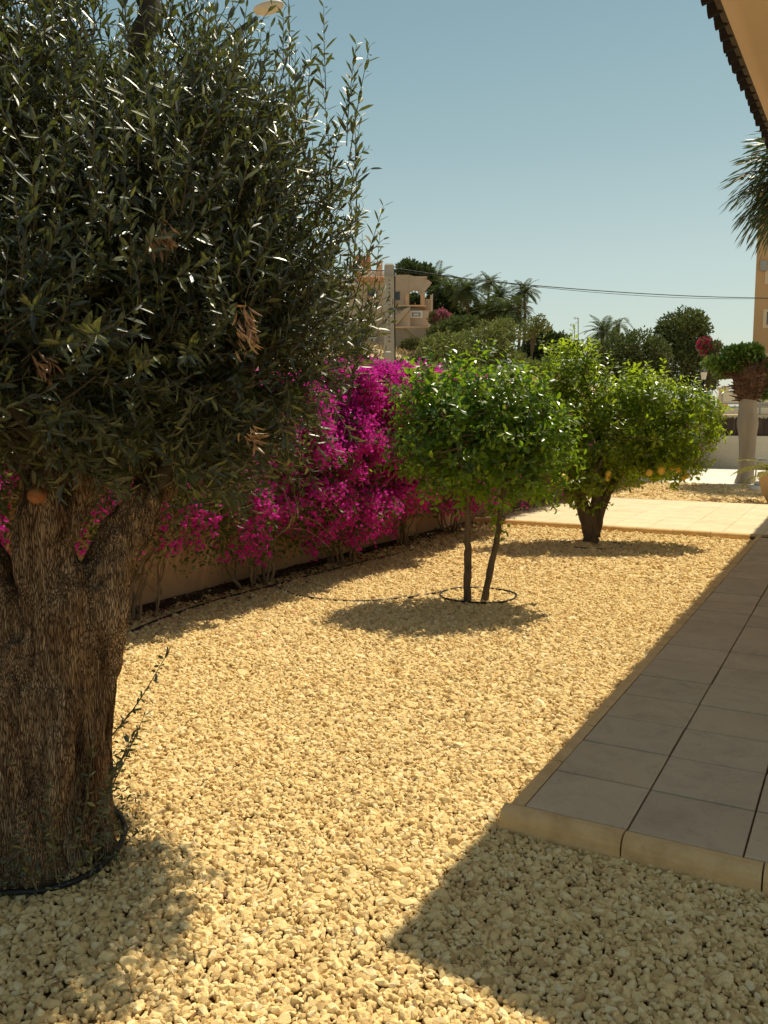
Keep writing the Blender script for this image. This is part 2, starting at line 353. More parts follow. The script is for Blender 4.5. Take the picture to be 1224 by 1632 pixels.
def gravel():
    P, S = stones_points(); n = len(P)
    me = bpy.data.meshes.new('gravel'); me.vertices.add(n); me.vertices.foreach_set('co', P.astype(np.float32).ravel())
    a = me.attributes.new('rot', 'FLOAT_VECTOR', 'POINT')
    rot = np.stack([rng.normal(0, .55, n), rng.normal(0, .55, n), rng.uniform(0, 2*PI, n)], 1); a.data.foreach_set('vector', rot.astype(np.float32).ravel())
    a = me.attributes.new('scl', 'FLOAT_VECTOR', 'POINT'); a.data.foreach_set('vector', S.astype(np.float32).ravel())
    o = bpy.data.objects.new('gravel', me); sc.collection.objects.link(o); me.materials.append(M['stone'])
    tag(o, 'layer of pale yellow crushed stone gravel covering the garden beds', 'gravel', kind='stuff')
    g = bpy.data.node_groups.new('gravel scatter', 'GeometryNodeTree')
    g.interface.new_socket('Geometry', in_out='INPUT', socket_type='NodeSocketGeometry'); g.interface.new_socket('Geometry', in_out='OUTPUT', socket_type='NodeSocketGeometry')
    N = g.nodes.new; L = g.links.new
    gi = N('NodeGroupInput'); go = N('NodeGroupOutput'); iop = N('GeometryNodeInstanceOnPoints'); jn = N('GeometryNodeJoinGeometry')
    for k in range(7):
        ico = N('GeometryNodeMeshIcoSphere'); ico.inputs['Radius'].default_value = 1; ico.inputs['Subdivisions'].default_value = 2
        sp = N('GeometryNodeSetPosition'); rv = N('FunctionNodeRandomValue'); rv.data_type = 'FLOAT_VECTOR'
        rv.inputs[0].default_value = (-.42,)*3; rv.inputs[1].default_value = (.42,)*3; rv.inputs['Seed'].default_value = 10+k
        L(ico.outputs['Mesh'], sp.inputs['Geometry']); L(rv.outputs[0], sp.inputs['Offset'])
        ch = N('GeometryNodeConvexHull'); L(sp.outputs[0], ch.inputs[0])
        sm = N('GeometryNodeSetMaterial'); sm.inputs['Material'].default_value = M['stone']; L(ch.outputs[0], sm.inputs[0])
        g2i = N('GeometryNodeGeometryToInstance'); L(sm.outputs[0], g2i.inputs[0]); L(g2i.outputs[0], jn.inputs[0])
    L(gi.outputs[0], iop.inputs['Points']); L(jn.outputs[0], iop.inputs['Instance']); iop.inputs['Pick Instance'].default_value = True
    for nm, sk in (('rot', 'Rotation'), ('scl', 'Scale')):
        na_ = N('GeometryNodeInputNamedAttribute'); na_.data_type = 'FLOAT_VECTOR'; na_.inputs['Name'].default_value = nm
        if sk == 'Rotation':
            e = N('FunctionNodeEulerToRotation'); L(na_.outputs[0], e.inputs[0]); L(e.outputs[0], iop.inputs[sk])
        else: L(na_.outputs[0], iop.inputs[sk])
    L(iop.outputs[0], go.inputs[0])
    md = o.modifiers.new('scatter', 'NODES'); md.node_group = g
    print('stones', n)
gravel()

n = 420; P = []
while len(P) < n:
    q = np.array([rng.normal(-1.9, .7), rng.normal(1.9, .8), rng.uniform(.008, .018)])
    if q[1] < 3.4 and (q[0] < -1.25 or q[1] < 2.9): P.append(q)
for k in range(260): P.append(np.array([rng.uniform(-5.2, -4.5), rng.uniform(4, 12), .012]))
P = np.array(P); n = len(P); D = rdir(n); D[:, 2] *= .2; L_ = rng.uniform(.018, .055, n); V, F = leaves(P, D, np.array([0, 0, 1.])+rng.normal(0, .4, (n, 3)), L_, L_*.16, .5, .2, .6)
tag(mk('leaf_litter', V, F, M['dead_leaf']), 'scattered dry olive leaves lying on the gravel', 'leaf litter', kind='stuff')
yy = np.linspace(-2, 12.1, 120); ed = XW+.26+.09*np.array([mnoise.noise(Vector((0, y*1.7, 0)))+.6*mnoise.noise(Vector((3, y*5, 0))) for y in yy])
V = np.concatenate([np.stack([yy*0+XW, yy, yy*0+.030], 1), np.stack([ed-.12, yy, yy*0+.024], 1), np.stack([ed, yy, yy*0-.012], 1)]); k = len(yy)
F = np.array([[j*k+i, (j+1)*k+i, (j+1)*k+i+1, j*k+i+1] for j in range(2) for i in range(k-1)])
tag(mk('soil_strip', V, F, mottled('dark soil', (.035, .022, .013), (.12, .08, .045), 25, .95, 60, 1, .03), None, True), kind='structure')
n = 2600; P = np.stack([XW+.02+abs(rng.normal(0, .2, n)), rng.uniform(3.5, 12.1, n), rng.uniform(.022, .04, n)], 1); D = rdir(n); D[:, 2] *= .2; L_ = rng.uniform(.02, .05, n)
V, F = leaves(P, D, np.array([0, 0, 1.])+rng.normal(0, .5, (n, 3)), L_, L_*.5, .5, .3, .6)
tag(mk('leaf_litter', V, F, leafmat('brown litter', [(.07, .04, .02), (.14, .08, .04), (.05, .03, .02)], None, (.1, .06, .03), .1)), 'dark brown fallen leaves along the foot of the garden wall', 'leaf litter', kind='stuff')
n = 900; P = np.stack([XW+.06+abs(rng.normal(0, .38, n)), rng.uniform(4.4, 12.1, n), rng.uniform(.006, .02, n)], 1); D = rdir(n); D[:, 2] *= .15
V, F = quads(P, D, np.array([0, 0, 1.])+rng.normal(0, .5, (n, 3)), rng.uniform(.018, .03, n), rng.uniform(.012, .02, n))
tag(mk('fallen_petals', V, F, M['bract']), 'fallen magenta petals on the gravel along the wall foot', 'petals', kind='stuff')
# ---------------------------------------------------------------- path, kerbs, walkway
mb = MB(); mb.box((-1.155, 3.05, -.05), (1.2, 12.19, .045)); tag(mb.build('path_base', M['joint']), kind='structure')
mb = MB()
for i in range(6):
    for j in range(23):
        x = -1.088+i*.4; y = 3.085+j*.4
        if y+.39 > 12.2 or x > 1.15: continue
        g1 = rng.uniform(.0028, .0042) if rng.random() < .8 else .006
        g2 = g1+.0022; mb.box((x+g1, y+g2, .03), (x+.4-g1, y+.4-g2, .09+rng.uniform(-.0025, .0025)), bev=.004)
mb.box((-1.088+1.2+.01, 3.0, .03), (-1.088+1.2+.02, 3.02, .04))
tag(mb.build('path', M['slab']), kind='structure')
def kerb_profile(w_, h):
    return [(0, -.08), (w_, -.08), (w_, h-.002), (w_*.72, h), (w_*.5, h-.001), (w_*.26, h-.008), (w_*.1, h-.02), (w_*.0, h-.038)]
def kerb(name, p0, p1, mat, length=.5, w_=.075, h=.088):
    """kerb stones from p0 to p1; the rounded side on the left of the run"""
    p0 = np.array(p0, float); p1 = np.array(p1, float); L = np.linalg.norm(p1-p0); a = (p1-p0)/L; s = np.array([a[1], -a[0]])
    mb = MB(); n = max(1, round(L/length)); pr = kerb_profile(w_, h)
    for k in range(n):
        t0 = k*L/n+.003; t1 = (k+1)*L/n-.003; dz = rng.uniform(-.002, .002); ds = rng.uniform(-.002, .002)
        ax = np.array([[s[0], s[1], 0], [a[0], a[1], 0], [0, 0, 1]])
        mb.prism(pr, t0, t1, ax, (p0[0]+s[0]*ds, p0[1]+s[1]*ds, dz))
    return tag(mb.build(name, mat), kind='structure')
kerb('path_kerb', (-1.165, 3.092), (-1.165, 12.16), M['kerb'], .5)
kerb('path_kerb', (1.2, 3.01), (-1.165, 3.01), M['kerb'], .475)
# the walkway crossing behind the gravel
mb = MB(); mb.box((-5.2, 12.28, -.05), (4, 16.66, .045)); tag(mb.build('walkway_base', M['joint']), kind='structure')
mb = MB()
for i in range(18):
    for j in range(9):
        x = -5.1+i*.5; y = 12.28+j*.485
        mb.box((x+.002, y+.002, .02), (x+.498, y+.483, .082+rng.uniform(-.001, .001)), bev=.003)
tag(mb.build('walkway', M['walk']), kind='structure')
kerb('walkway_kerb', (-1.24, 12.2), (-5.2, 12.2), M['kerb'], .5, .075, .084)
kerb('walkway_kerb', (-5.2, 16.74), (2, 16.74), M['walk'], .5, .075, .084)

# ---------------------------------------------------------------- boundary wall
mb = MB(); mb.box((XW-.2, -4, -.3), (XW, 30.05, 1.62)); wl = mb.build('garden_wall', M['wall'])
cp = MB(); cp.box((XW-.24, -4, 1.622), (XW+.04, 30.05, 1.68)); cp.build('coping', M['wall'], wl)
tag(wl, 'long orange rendered garden wall behind the bougainvillea', 'wall')

# ---------------------------------------------------------------- house eave on the right
def house():
    t = thing('house', 'apricot rendered house at right edge with tiled eave overhead', 'house', (.95, 4.3, 0))
    XE, YE, Z0 = -.93, 4.12, 3.865; SL = .045
    zE = lambda y: Z0+SL*(y-4.12)
    Y1 = 17.0
    mb = MB(); mb.box((.95, 4.7, 0), (9, Y1-.4, 3.98)); mb.build('wall', M['plaster'], t)
    # soffit: sloping plaster underside, cove to the wall
    mb = MB(); P = [(XE+.11, .0), (XE+.20, -.005), (XE+.55, .10), (.2, .13), (1.2, .16), (1.2, .23), (XE+.11, .06)]
    V = []; 
    ys = np.linspace(YE+.10, Y1, 14)
    for y in ys: V += [[x, y, zE(y)+z] for x, z in P]
    n = len(P); F = [[k*n+i, (k+1)*n+i, (k+1)*n+(i+1) % n, k*n+(i+1) % n] for k in range(len(ys)-1) for i in range(n)]
    mb.add(V, np.array(F)); mb.F.setdefault(n, []).append(np.array([list(range(n)), list(range((len(ys)-1)*n+n-1, (len(ys)-1)*n-1, -1))]))
    mb.build('soffit', M['plaster'], t, True)
    # roof slope
    mb = MB(); mb.add([[XE+.12, YE+.04, zE(YE)+.065], [XE+.12, Y1, zE(Y1)+.065], [5, Y1, 5.6], [5, YE+.04, 5.6],
                       [XE+.12, YE+.04, zE(YE)+.10], [XE+.12, Y1, zE(Y1)+.10], [5, Y1, 5.7], [5, YE+.04, 5.7]],
                      np.array([[0, 1, 2, 3], [4, 7, 6, 5], [0, 4, 5, 1], [1, 5, 6, 2], [2, 6, 7, 3], [3, 7, 4, 0]]))
    rf = mb.build('roof', M['tile_dark'], t)
    cov = MB(); pan = MB(); mo = MB(); y = YE+.07; i = 0; slope = .30
    while y < Y1-.1:
        A = np.linspace(0, PI, 9)
        jx = rng.uniform(-.012, .012)
        for rows in range(3):
            x0 = XE+jx+rows*.38 if rows else XE+jx
            x1 = x0+.44
            for (r0, ro, up, b_) in ((.088, .073, .055, cov),):
                V = []; z0 = zE(y)+up
                for x_, rr in ((x0, 1), (x1, .82)):
                    zz = z0+(x_-XE)*slope+ (0.0 if rows == 0 else .0)
                    V += [[x_, y+rr*r0*math.cos(q), zz+rr*r0*math.sin(q)*.8] for q in A]
                    V += [[x_, y+rr*ro*math.cos(q), zz+rr*ro*math.sin(q)*.8] for q in A]
                F = []
                for k in range(8):
                    F += [[k, k+1, 18+k+1, 18+k], [9+k+1, 9+k, 27+k, 27+k+1], [k+1, k, 9+k, 9+k+1], [18+k, 18+k+1, 27+k+1, 27+k]]
                F += [[0, 18, 27, 9], [8, 17, 35, 26]]
                b_.add(V, np.array(F))
        # pan tile between (concave up)
        yp = y+.105; V = []
        jx2 = rng.uniform(-.01, .01)
        for x_ in (XE+.015+jx2, XE+1.2):
            zz = zE(yp)+.062+(x_-XE)*slope
            V += [[x_, yp+.075*math.cos(q), zz-.062*math.sin(q)] for q in A]+[[x_, yp+.062*math.cos(q), zz-.046*math.sin(q)] for q in A]
        F = []
        for k in range(8):
            F += [[k+1, k, 18+k, 18+k+1], [9+k, 9+k+1, 27+k+1, 27+k], [k, k+1, 9+k+1, 9+k], [18+k+1, 18+k, 27+k, 27+k+1]]
        pan.add(V, np.array(F))
        y += .21; i += 1
    mo.add([[XE+.065, YE+.05, zE(YE)+.03], [XE+.12, YE+.05, zE(YE)+.03], [XE+.12, YE+.05, zE(YE)+.11], [XE+.065, YE+.05, zE(YE)+.11], [XE+.065, Y1, zE(Y1)+.03], [XE+.12, Y1, zE(Y1)+.03], [XE+.12, Y1, zE(Y1)+.11], [XE+.065, Y1, zE(Y1)+.11]], np.array([[0, 1, 2, 3], [7, 6, 5, 4], [0, 4, 5, 1], [1, 5, 6, 2], [2, 6, 7, 3], [3, 7, 4, 0]]))
    cov.build('cover_tiles', M['tile_dark'], rf, True); pan.build('channel_tiles', M['tile_dark'], rf, True); mo.build('mortar', M['mortar'], rf)
house()

# ---------------------------------------------------------------- olive tree
def olive():
    base = RD(-1.285, 3.04)
    t = thing('olive_tree', 'large gnarled olive tree with thick fissured trunk filling the left side', 'tree', (base[0], base[1], 0))
    def rd(r, d, z): return RD(r, d, z)
    def ctr(px, py, d): return W(px, py, d+.2)
    # rough union of limbs, then voxel remesh
    parts = []
    z_ = lambda p, z: np.array([p[0], p[1], z])
    T = MB()
    def limb(pts, rs, n=18, nn=8):
        P = spline(pts, nn); R_ = np.interp(np.linspace(0, 1, len(P)), np.linspace(0, 1, len(rs)), rs)
        V, F = tube(P, R_, n)
        T.add(V, F)
    b = base
    limb([b+[0, 0, -.15], b+[0, 0, .02], b+Rv*.0+[0, 0, .3], b+Rv*.0+[0, 0, .6], b+Rv*.01+[0, 0, .84]], [.30, .27, .24, .235, .24, .17])
    flows = []
    for a_, rr, tw in ((0, .19, .35), (.9, .18, .3), (1.9, .18, .25), (2.9, .19, .3), (3.9, .18, .3), (5.0, .20, .35), (5.7, .16, .3)):
        q0 = b+(Rv*math.cos(a_)+Fh*math.sin(a_))*rr
        a2 = a_+tw; q1 = b+(Rv*math.cos(a2)+Fh*math.sin(a2))*.17; q2 = b+(Rv*math.cos(a2+tw)+Fh*math.sin(a2+tw))*.17
        flows.append((q0, q1, q2))
    # central limb, right limb, left limb, rear limb (measured off the photo)
    c0 = ctr(95, 1000, 2.78); c1 = ctr(72, 900, 2.76); c2 = ctr(78, 820, 2.76); c3 = ctr(100, 740, 2.82); c4 = ctr(150, 560, 2.95); c5 = ctr(190, 300, 3.05); c6 = ctr(230, 60, 3.15); c7 = ctr(245, -60, 3.2)
    limb([b+[0, 0, .3], c0, c1, c2, c3], [.18, .13, .098, .082, .088, .085])
    limb([c3-[0, 0, .1], c3, c4], [.085, .07, .045])
    g0 = ctr(145, 1000, 2.84); g1 = ctr(165, 930, 2.86); g2 = ctr(195, 860, 2.92); g3 = ctr(240, 790, 3.0); g4 = ctr(300, 680, 3.15); g5 = ctr(360, 540, 3.3)
    limb([b+Rv*.03+[0, 0, .35], g0, g1, g2, g3, g4], [.15, .115, .088, .072, .066, .062, .055])
    l0 = ctr(10, 1010, 2.8); l1 = ctr(-25, 930, 2.8); l2 = ctr(-70, 860, 2.85); l3 = ctr(-160, 700, 2.95)
    limb([b+[0, 0, .35], l0, l1, l2, l3], [.18, .13, .11, .10, .10, .09])
    tg = [(g1, g2), (c1, c2), (c1, c2), (l1, l2), (l1, l2), (c1, c2), (g1, g2)]
    for (q0, q1, q2), (t1, t2) in zip(flows, tg):
        ofs = (q2-b)*.32; ofs[2] = 0
        limb([q0+[0, 0, -.15], q0+[0, 0, .03], q1+[0, 0, .40], q2*.6+np.array([t1[0], t1[1], 0])*.4+[0, 0, .74], t1+ofs*.7-[0, 0, .06], t2+ofs*.4], [.12, .10, .09, .08, .05, .03])
    s0 = ctr(130, 770, 2.84); s1 = ctr(170, 735, 2.9)
    limb([c2, s0, s1], [.08, .06, .045])
    o = T.build('trunk', M['olive_bark'], t, True)
    rm = o.modifiers.new('r', 'REMESH'); rm.mode = 'VOXEL'; rm.voxel_size = .0072
    sm = o.modifiers.new('s', 'SMOOTH'); sm.iterations = 9; sm.factor = .6
    dg = bpy.context.evaluated_depsgraph_get(); ev = o.evaluated_get(dg); me = bpy.data.meshes.new_from_object(ev)
    o.modifiers.clear()
    n = len(me.vertices); Vc = np.zeros(n*3, np.float32); me.vertices.foreach_get('co', Vc); Vc = Vc.reshape(-1, 3)
    Nn = np.zeros(n*3, np.float32); me.vertices.foreach_get('normal', Nn); Nn = Nn.reshape(-1, 3)
    D = np.empty(n)
    for i in range(n):
        x, y, z = Vc[i]; x -= b[0]; y -= b[1]
        a_ = z*.5; x2 = x*math.cos(a_)-y*math.sin(a_); y2 = x*math.sin(a_)+y*math.cos(a_)
        r1 = 1-abs(mnoise.noise(Vector((x2*7, y2*7, z*.9))))*2
        r2 = 1-abs(mnoise.noise(Vector((x2*24+5, y2*24, z*3.2))))*2
        r3 = 1-abs(mnoise.noise(Vector((x2*48, y2*48, z*6.5))))*2
        k_ = mnoise.noise(Vector((x*5+9, y*5, z*4)))
        D[i] = .046*(r1-.55)+.013*(r2-.4)+.008*(r3-.4)+.018*k_
    Vc = Vc+Nn*D[:, None]; me.vertices.foreach_set('co', Vc.astype(np.float32).ravel()); me.update()
    me.materials.clear(); me.materials.append(M['olive_bark']); o.data = me; o.data.name = 'trunk'
    me.polygons.foreach_set('use_smooth', np.ones(len(me.polygons), bool))
    # cut branch stub
    st = MB(); q = ctr(57, 790, 2.655); st.tube([q+Fh*.06, q, q-Fh*.022], [.03, .028, .021], 10); st.build('branch_stub', mottled('cut wood', (.30, .11, .04), (.42, .19, .08), 30), t, True)

    # limbs in the crown
    br = MB()
    def branch(pts, r0, r1, n=7):
        P = spline(pts, 6); P[1:-1] += rng.normal(0, .008, (len(P)-2, 3)); br.tube(P, np.linspace(r0, r1, len(P)), n); return P
    paths = []
    paths.append(branch([c3, c4, c5, c6, c7, c7+[.02, .05, .45]], .075, .030))
    paths.append(branch([g4, g5, ctr(410, 400, 3.4), ctr(450, 220, 3.5)], .055, .012))
    paths.append(branch([g3, ctr(330, 640, 2.95), ctr(430, 560, 3.0), ctr(520, 500, 3.1)], .035, .008))
    paths.append(branch([g4, ctr(330, 560, 3.6), ctr(350, 350, 3.9), ctr(330, 180, 4.0)], .045, .01))
    paths.append(branch([c4, ctr(60, 420, 2.7), ctr(20, 200, 2.6), ctr(-20, 0, 2.6)], .04, .01))
    paths.append(branch([l3, ctr(-200, 450, 3), ctr(-150, 200, 3.1), ctr(-100, -60, 3.2)], .07, .015))
    paths.append(branch([c4, ctr(110, 430, 3.5), ctr(60, 250, 3.9), ctr(120, 60, 4)], .045, .01))
    paths.append(branch([c3, ctr(40, 680, 2.5), ctr(-60, 560, 2.3)], .035, .01))
    paths.append(branch([g4, ctr(420, 650, 3.3), ctr(500, 600, 3.4), ctr(560, 610, 3.5)], .03, .006))
    AP = np.concatenate(paths)
    # envelope: lobes in (r, d, z)
    lobes = [(-1.0, 3.30, 2.18, .80, .92, .86, 1.0), (-.86, 3.3, 2.5, .48, .6, .52, .45), (-1.5, 2.6, 1.72, .65, .45, .36, .4), (-.92, 3.2, 1.43, .40, .5, .25, .30), (-.62, 3.35, 1.90, .56, .55, .36, .5), (-1.9, 3.0, 2.15, .80, .95, .95, .9), (-2.0, 3.1, 3.05, .98, .95, .75, .85),
             (-1.3, 3.0, 2.0, .70, .85, .70, .6), (-.66, 3.4, 2.2, .46, .55, .60, .45), (-1.15, 3.45, 1.62, .80, .62, .36, .5), (-1.75, 3.0, 1.62, .7, .8, .32, .35)]
    wts = np.array([l[6] for l in lobes]); wts /= wts.sum()
    NT_ = 8600
    li = rng.choice(len(lobes), NT_, p=wts); u = rdir(NT_); rho = rng.uniform(0, 1, NT_)**.42
    Lb = np.array([l[:6] for l in lobes])[li]
    q = Lb[:, :3]+u*Lb[:, 3:]*rho[:, None]
    out = u.copy()
    # trim below the clear stem zone
    keep = np.ones(NT_, bool)
    Pw = q[:, :1]*Rv+q[:, 1:2]*Fh; Pw[:, 2] = q[:, 2]
    Ow = out[:, :1]*Rv+out[:, 1:2]*Fh; Ow[:, 2] = out[:, 2]
    pxl = 612+FPX*q[:, 0]/q[:, 1]
    zb = np.interp(q[:, 0], [-2.6, -1.4, -1.1, -.8, -.5, -.2], [1.2]*6)
    keep &= q[:, 2] > zb
    py_ = 668+(H-q[:, 2])*FPX/q[:, 1]
    py_ += rng.normal(0, 22, NT_)
    keep &= py_ < np.interp(pxl, [-200, 100, 130, 260, 330, 430, 480, 560], [690, 685, 705, 745, 785, 765, 680, 600])
    keep &= pxl < np.interp(py_, [0, 100, 250, 400, 500, 570, 620, 700, 780], [470, 490, 505, 515, 530, 560, 520, 460, 420])
    keep &= ~((pxl > 185) & (pxl < 262) & (py_ < 240) & (q[:, 1] < 3.35) & (rng.random(NT_) < .85))
    keep &= ~((pxl > 240) & (pxl < 320) & (py_ < 90) & (rng.random(NT_) < .7))
    keep &= ~((pxl > 230) & (py_ < 190) & (rng.random(NT_) < .45)) & ~((pxl > 430) & (py_ < 560) & (rng.random(NT_) < .25))
    Pw, Ow = Pw[keep], Ow[keep]; nT = len(Pw)
    dirs = unit(Ow*.9+np.array([0, 0, .75])+rng.normal(0, .42, (nT, 3)))
    low = Pw[:, 2] < 1.75; dirs[low] = unit(Ow[low]+np.array([0, 0, -.1])+rng.normal(0, .5, (low.sum(), 3)))
    Ls = rng.uniform(.14, .32, nT); 
    # long upright shoots along the right silhouette and the top
    sh = []
    for (px, py, d, ln, lean) in ((528, 150, 3.3, .30, .02), (545, 230, 3.35, .36, .10), (560, 330, 3.4, .34, .12), (470, 130, 3.3, .30, .02), (500, 190, 3.3, .32, 0), (440, 120, 3.3, .26, .05),
                                  (335, 130, 3.2, .32, 0), (300, 110, 3.2, .28, -.05), (260, 60, 3.1, .25, .3), (395, 130, 3.4, .2, .1), (565, 440, 3.4, .32, .20), (575, 540, 3.4, .34, .45),
                                  (560, 600, 3.4, .30, .9), (520, 300, 3.2, .4, .05), (530, 430, 3.2, .34, .15), (545, 620, 3.3, .28, 1.2), (480, 260, 3.2, .36, 0), (550, 500, 3.1, .36, .5)):
        for k in range(2 if py > 200 else 1):
            p = W(px+rng.uniform(-14, 14), py+rng.uniform(-10, 25), d+rng.uniform(-.15, .15)); v = unit(Rv*(lean*.5+rng.normal(0, .06))+np.array([0, 0, 1.])+Fh*rng.normal(0, .1)); sh.append((p, v, ln))
    Pw = np.concatenate([Pw, [s[0] for s in sh]]); dirs = np.concatenate([dirs, [s[1] for s in sh]]); Ls = np.concatenate([Ls, [s[2] for s in sh]]); nT = len(Pw)
    tw = MB(); LP = []; LD = []; LN = []; LL = []
    for i in range(nT):
        L_ = Ls[i]; d0 = dirs[i]; bend = np.array([0, 0, 1.])*rng.uniform(.0, .5)+rng.normal(0, .18, 3)
        tt = np.linspace(0, 1, 5); P = Pw[i]+np.outer(tt*L_, d0)+np.outer(tt**2*L_*.35, bend)
        tw.tube(P, np.linspace(.0026, .0011, 5), 3, False)
        np_ = int(L_/.0265); s_ = np.linspace(.12, 1, np_)
        PP = Pw[i]+np.outer(s_*L_, d0)+np.outer(s_**2*L_*.35, bend); TT = unit(np.outer(np.ones(np_), d0)+np.outer(2*s_*.35, bend))
        ref = unit(np.cross(d0, rdir(1)[0])); a0 = rng.uniform(0, PI)
        for sg in (1, -1):
            aa = a0+np.arange(np_)*PI/2+rng.normal(0, .25, np_)
            side = sg*(np.cos(aa)[:, None]*ref+np.sin(aa)[:, None]*np.cross(TT, ref))
            k = rng.random(np_) < .88
            LP.append(PP[k]); LD.append((unit(TT*rng.uniform(.35, 1.1, np_)[:, None]+side*.8))[k]); LN.append((unit(TT-side*.4+rng.normal(0, .25, (np_, 3))))[k])
            LL.append((rng.uniform(.040, .074, np_)*(1-.35*s_**3))[k])
    LP = np.concatenate(LP); LD = np.concatenate(LD); LN = np.concatenate(LN); LL = np.concatenate(LL)
    # connecting branches from limb points to some twig bases
    for i in rng.choice(nT, 420, replace=False):
        p = Pw[i]; dist = np.linalg.norm(AP-p, axis=1)+np.maximum(0, AP[:, 2]-p[2])*2; a = AP[np.argmin(dist)]
        mid = (a+p)/2+rng.normal(0, .05, 3)+[0, 0, -.04]; P = spline([a, mid, p], 5); br.tube(P, np.linspace(.008, .003, len(P)), 4, False)
    br.build('branches', mottled('olive branch', (.035, .03, .022), (.10, .085, .06), 25, .9, 80, .6), t, True)
    tw.build('twigs', M['twig'], t)
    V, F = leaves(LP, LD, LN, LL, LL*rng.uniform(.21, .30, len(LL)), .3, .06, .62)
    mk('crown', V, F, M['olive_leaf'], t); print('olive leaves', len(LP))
    # dry leaf tufts
    P = []; D = []; L_ = []
    for (px, py, d) in ((255, 375, 2.5), (390, 535, 2.55), (400, 690, 2.6), (65, 575, 2.4), (385, 500, 2.6)):
        c = W(px, py, d); n_ = 22; P.append(c+rng.normal(0, .018, (n_, 3))); D.append(unit(Rv*.5+np.array([0, 0, -.8])+rng.normal(0, .35, (n_, 3)))); L_.append(rng.uniform(.03, .055, n_))
    P = np.concatenate(P); L_ = np.concatenate(L_); V, F = leaves(P, np.concatenate(D), rdir(len(P)), L_, L_*.2, .5, .2, .6)
    mk('dry_leaves', V, F, M['dead_leaf'], t)
    # suckers at the foot
    su = MB(); P = []; D = []; L_ = []
    for (a, b_, d) in (((168, 1185), (268, 1040), 2.72), ((150, 1300), (230, 1140), 2.6), ((165, 1245), (215, 1165), 2.65), ((120, 1380), (150, 1180), 2.5), ((90, 1400), (75, 1250), 2.45), ((150, 1330), (190, 1200), 2.6), ((60, 1420), (30, 1330), 2.42), ((110, 1390), (165, 1330), 2.45)):
        p0 = W(*a, d); p1 = W(*b_, d); PP = spline([p0, (p0+p1)/2+[0, 0, -.02], p1], 8); su.tube(PP, np.linspace(.0028, .001, len(PP)), 4, False)
        for q in PP[3:]:
            for k in range(3):
                P.append(q); D.append(unit(unit(p1-p0)*.5+rng.normal(0, .7, 3))); L_.append(rng.uniform(.016, .034))
    for k in range(900):   # leafy tangle low on the trunk
        a_ = rng.uniform(-2.9, .3); r_ = .30+rng.uniform(0, .1); z = abs(rng.normal(0, .16))
        q = b+(Rv*math.cos(a_)+Fh*math.sin(a_))*r_*(1-.25*min(z, 1))+[0, 0, z]; P.append(q); D.append(rdir(1)[0]+[0, 0, .4]); L_.append(rng.uniform(.015, .03))
    su.build('sucker_stems', M['twig'], t); L_ = np.array(L_)
    V, F = leaves(np.array(P), np.array(D), rdir(len(P)), L_, L_*.35, .3, .05, .7); mk('sucker_leaves', V, F, M['olive_leaf'], t)
olive()

# ---------------------------------------------------------------- hoses
def hose(pts, r, label, name='irrigation_hose', group=None):
    P = spline(pts, 14); mb = MB(); mb.tube(P, r, 8); return tag(mb.build(name, M['hose'], None, True), label, 'hose', group)
def ring(c, rr, z, n=12, sx=1): return [np.array([c[0]+rr*math.cos(a)*sx, c[1]+rr*math.sin(a), z+.003*math.sin(3*a)]) for a in np.linspace(0, 2*PI, n+1)]
def gz(px, py, z=0):
    p = W(px, py, 1.0); c = np.array([0, 0, H]); r = p-c; return c+r*(z-H)/r[2]
hose([gz(-60, 1440, .02), gz(0, 1424, .02), gz(70, 1418, .02), gz(135, 1397, .02), gz(180, 1362, .022), gz(199, 1325, .024), gz(190, 1300, .03), gz(165, 1275, .03), gz(120, 1262, .02)], .0115, 'thick black hose curving round the foot of the olive trunk')
rc = (gz(762, 951)[:2]); rr = .345
hose(ring(rc, rr, .018), .0085, 'black hose ring round the two stems of the nearer orange tree')
hose([gz(703, 943, .016), gz(675, 948, .014), gz(640, 953, .012), gz(560, 958, .01), gz(480, 950, .01), gz(440, 935, .01)], .0085, 'black feed hose running left from the ring at the nearer orange tree')
c2 = gz(945, 870)[:2]
hose(ring(c2, .36, .016), .008, 'black hose ring round the lemon tree trunk')
hose([gz(905, 863, .014), gz(860, 861, .014), gz(800, 862, .012), gz(740, 864, .01), gz(670, 872, .01)], .008, 'thin black feed hose crossing gravel towards the lemon tree')
hose([gz(200, 1010, .012), gz(260, 985, .012), gz(340, 958, .012), gz(430, 934, .012), gz(560, 900, .012), gz(660, 876, .012)], .010, 'long black hose lying along the foot of the garden wall')

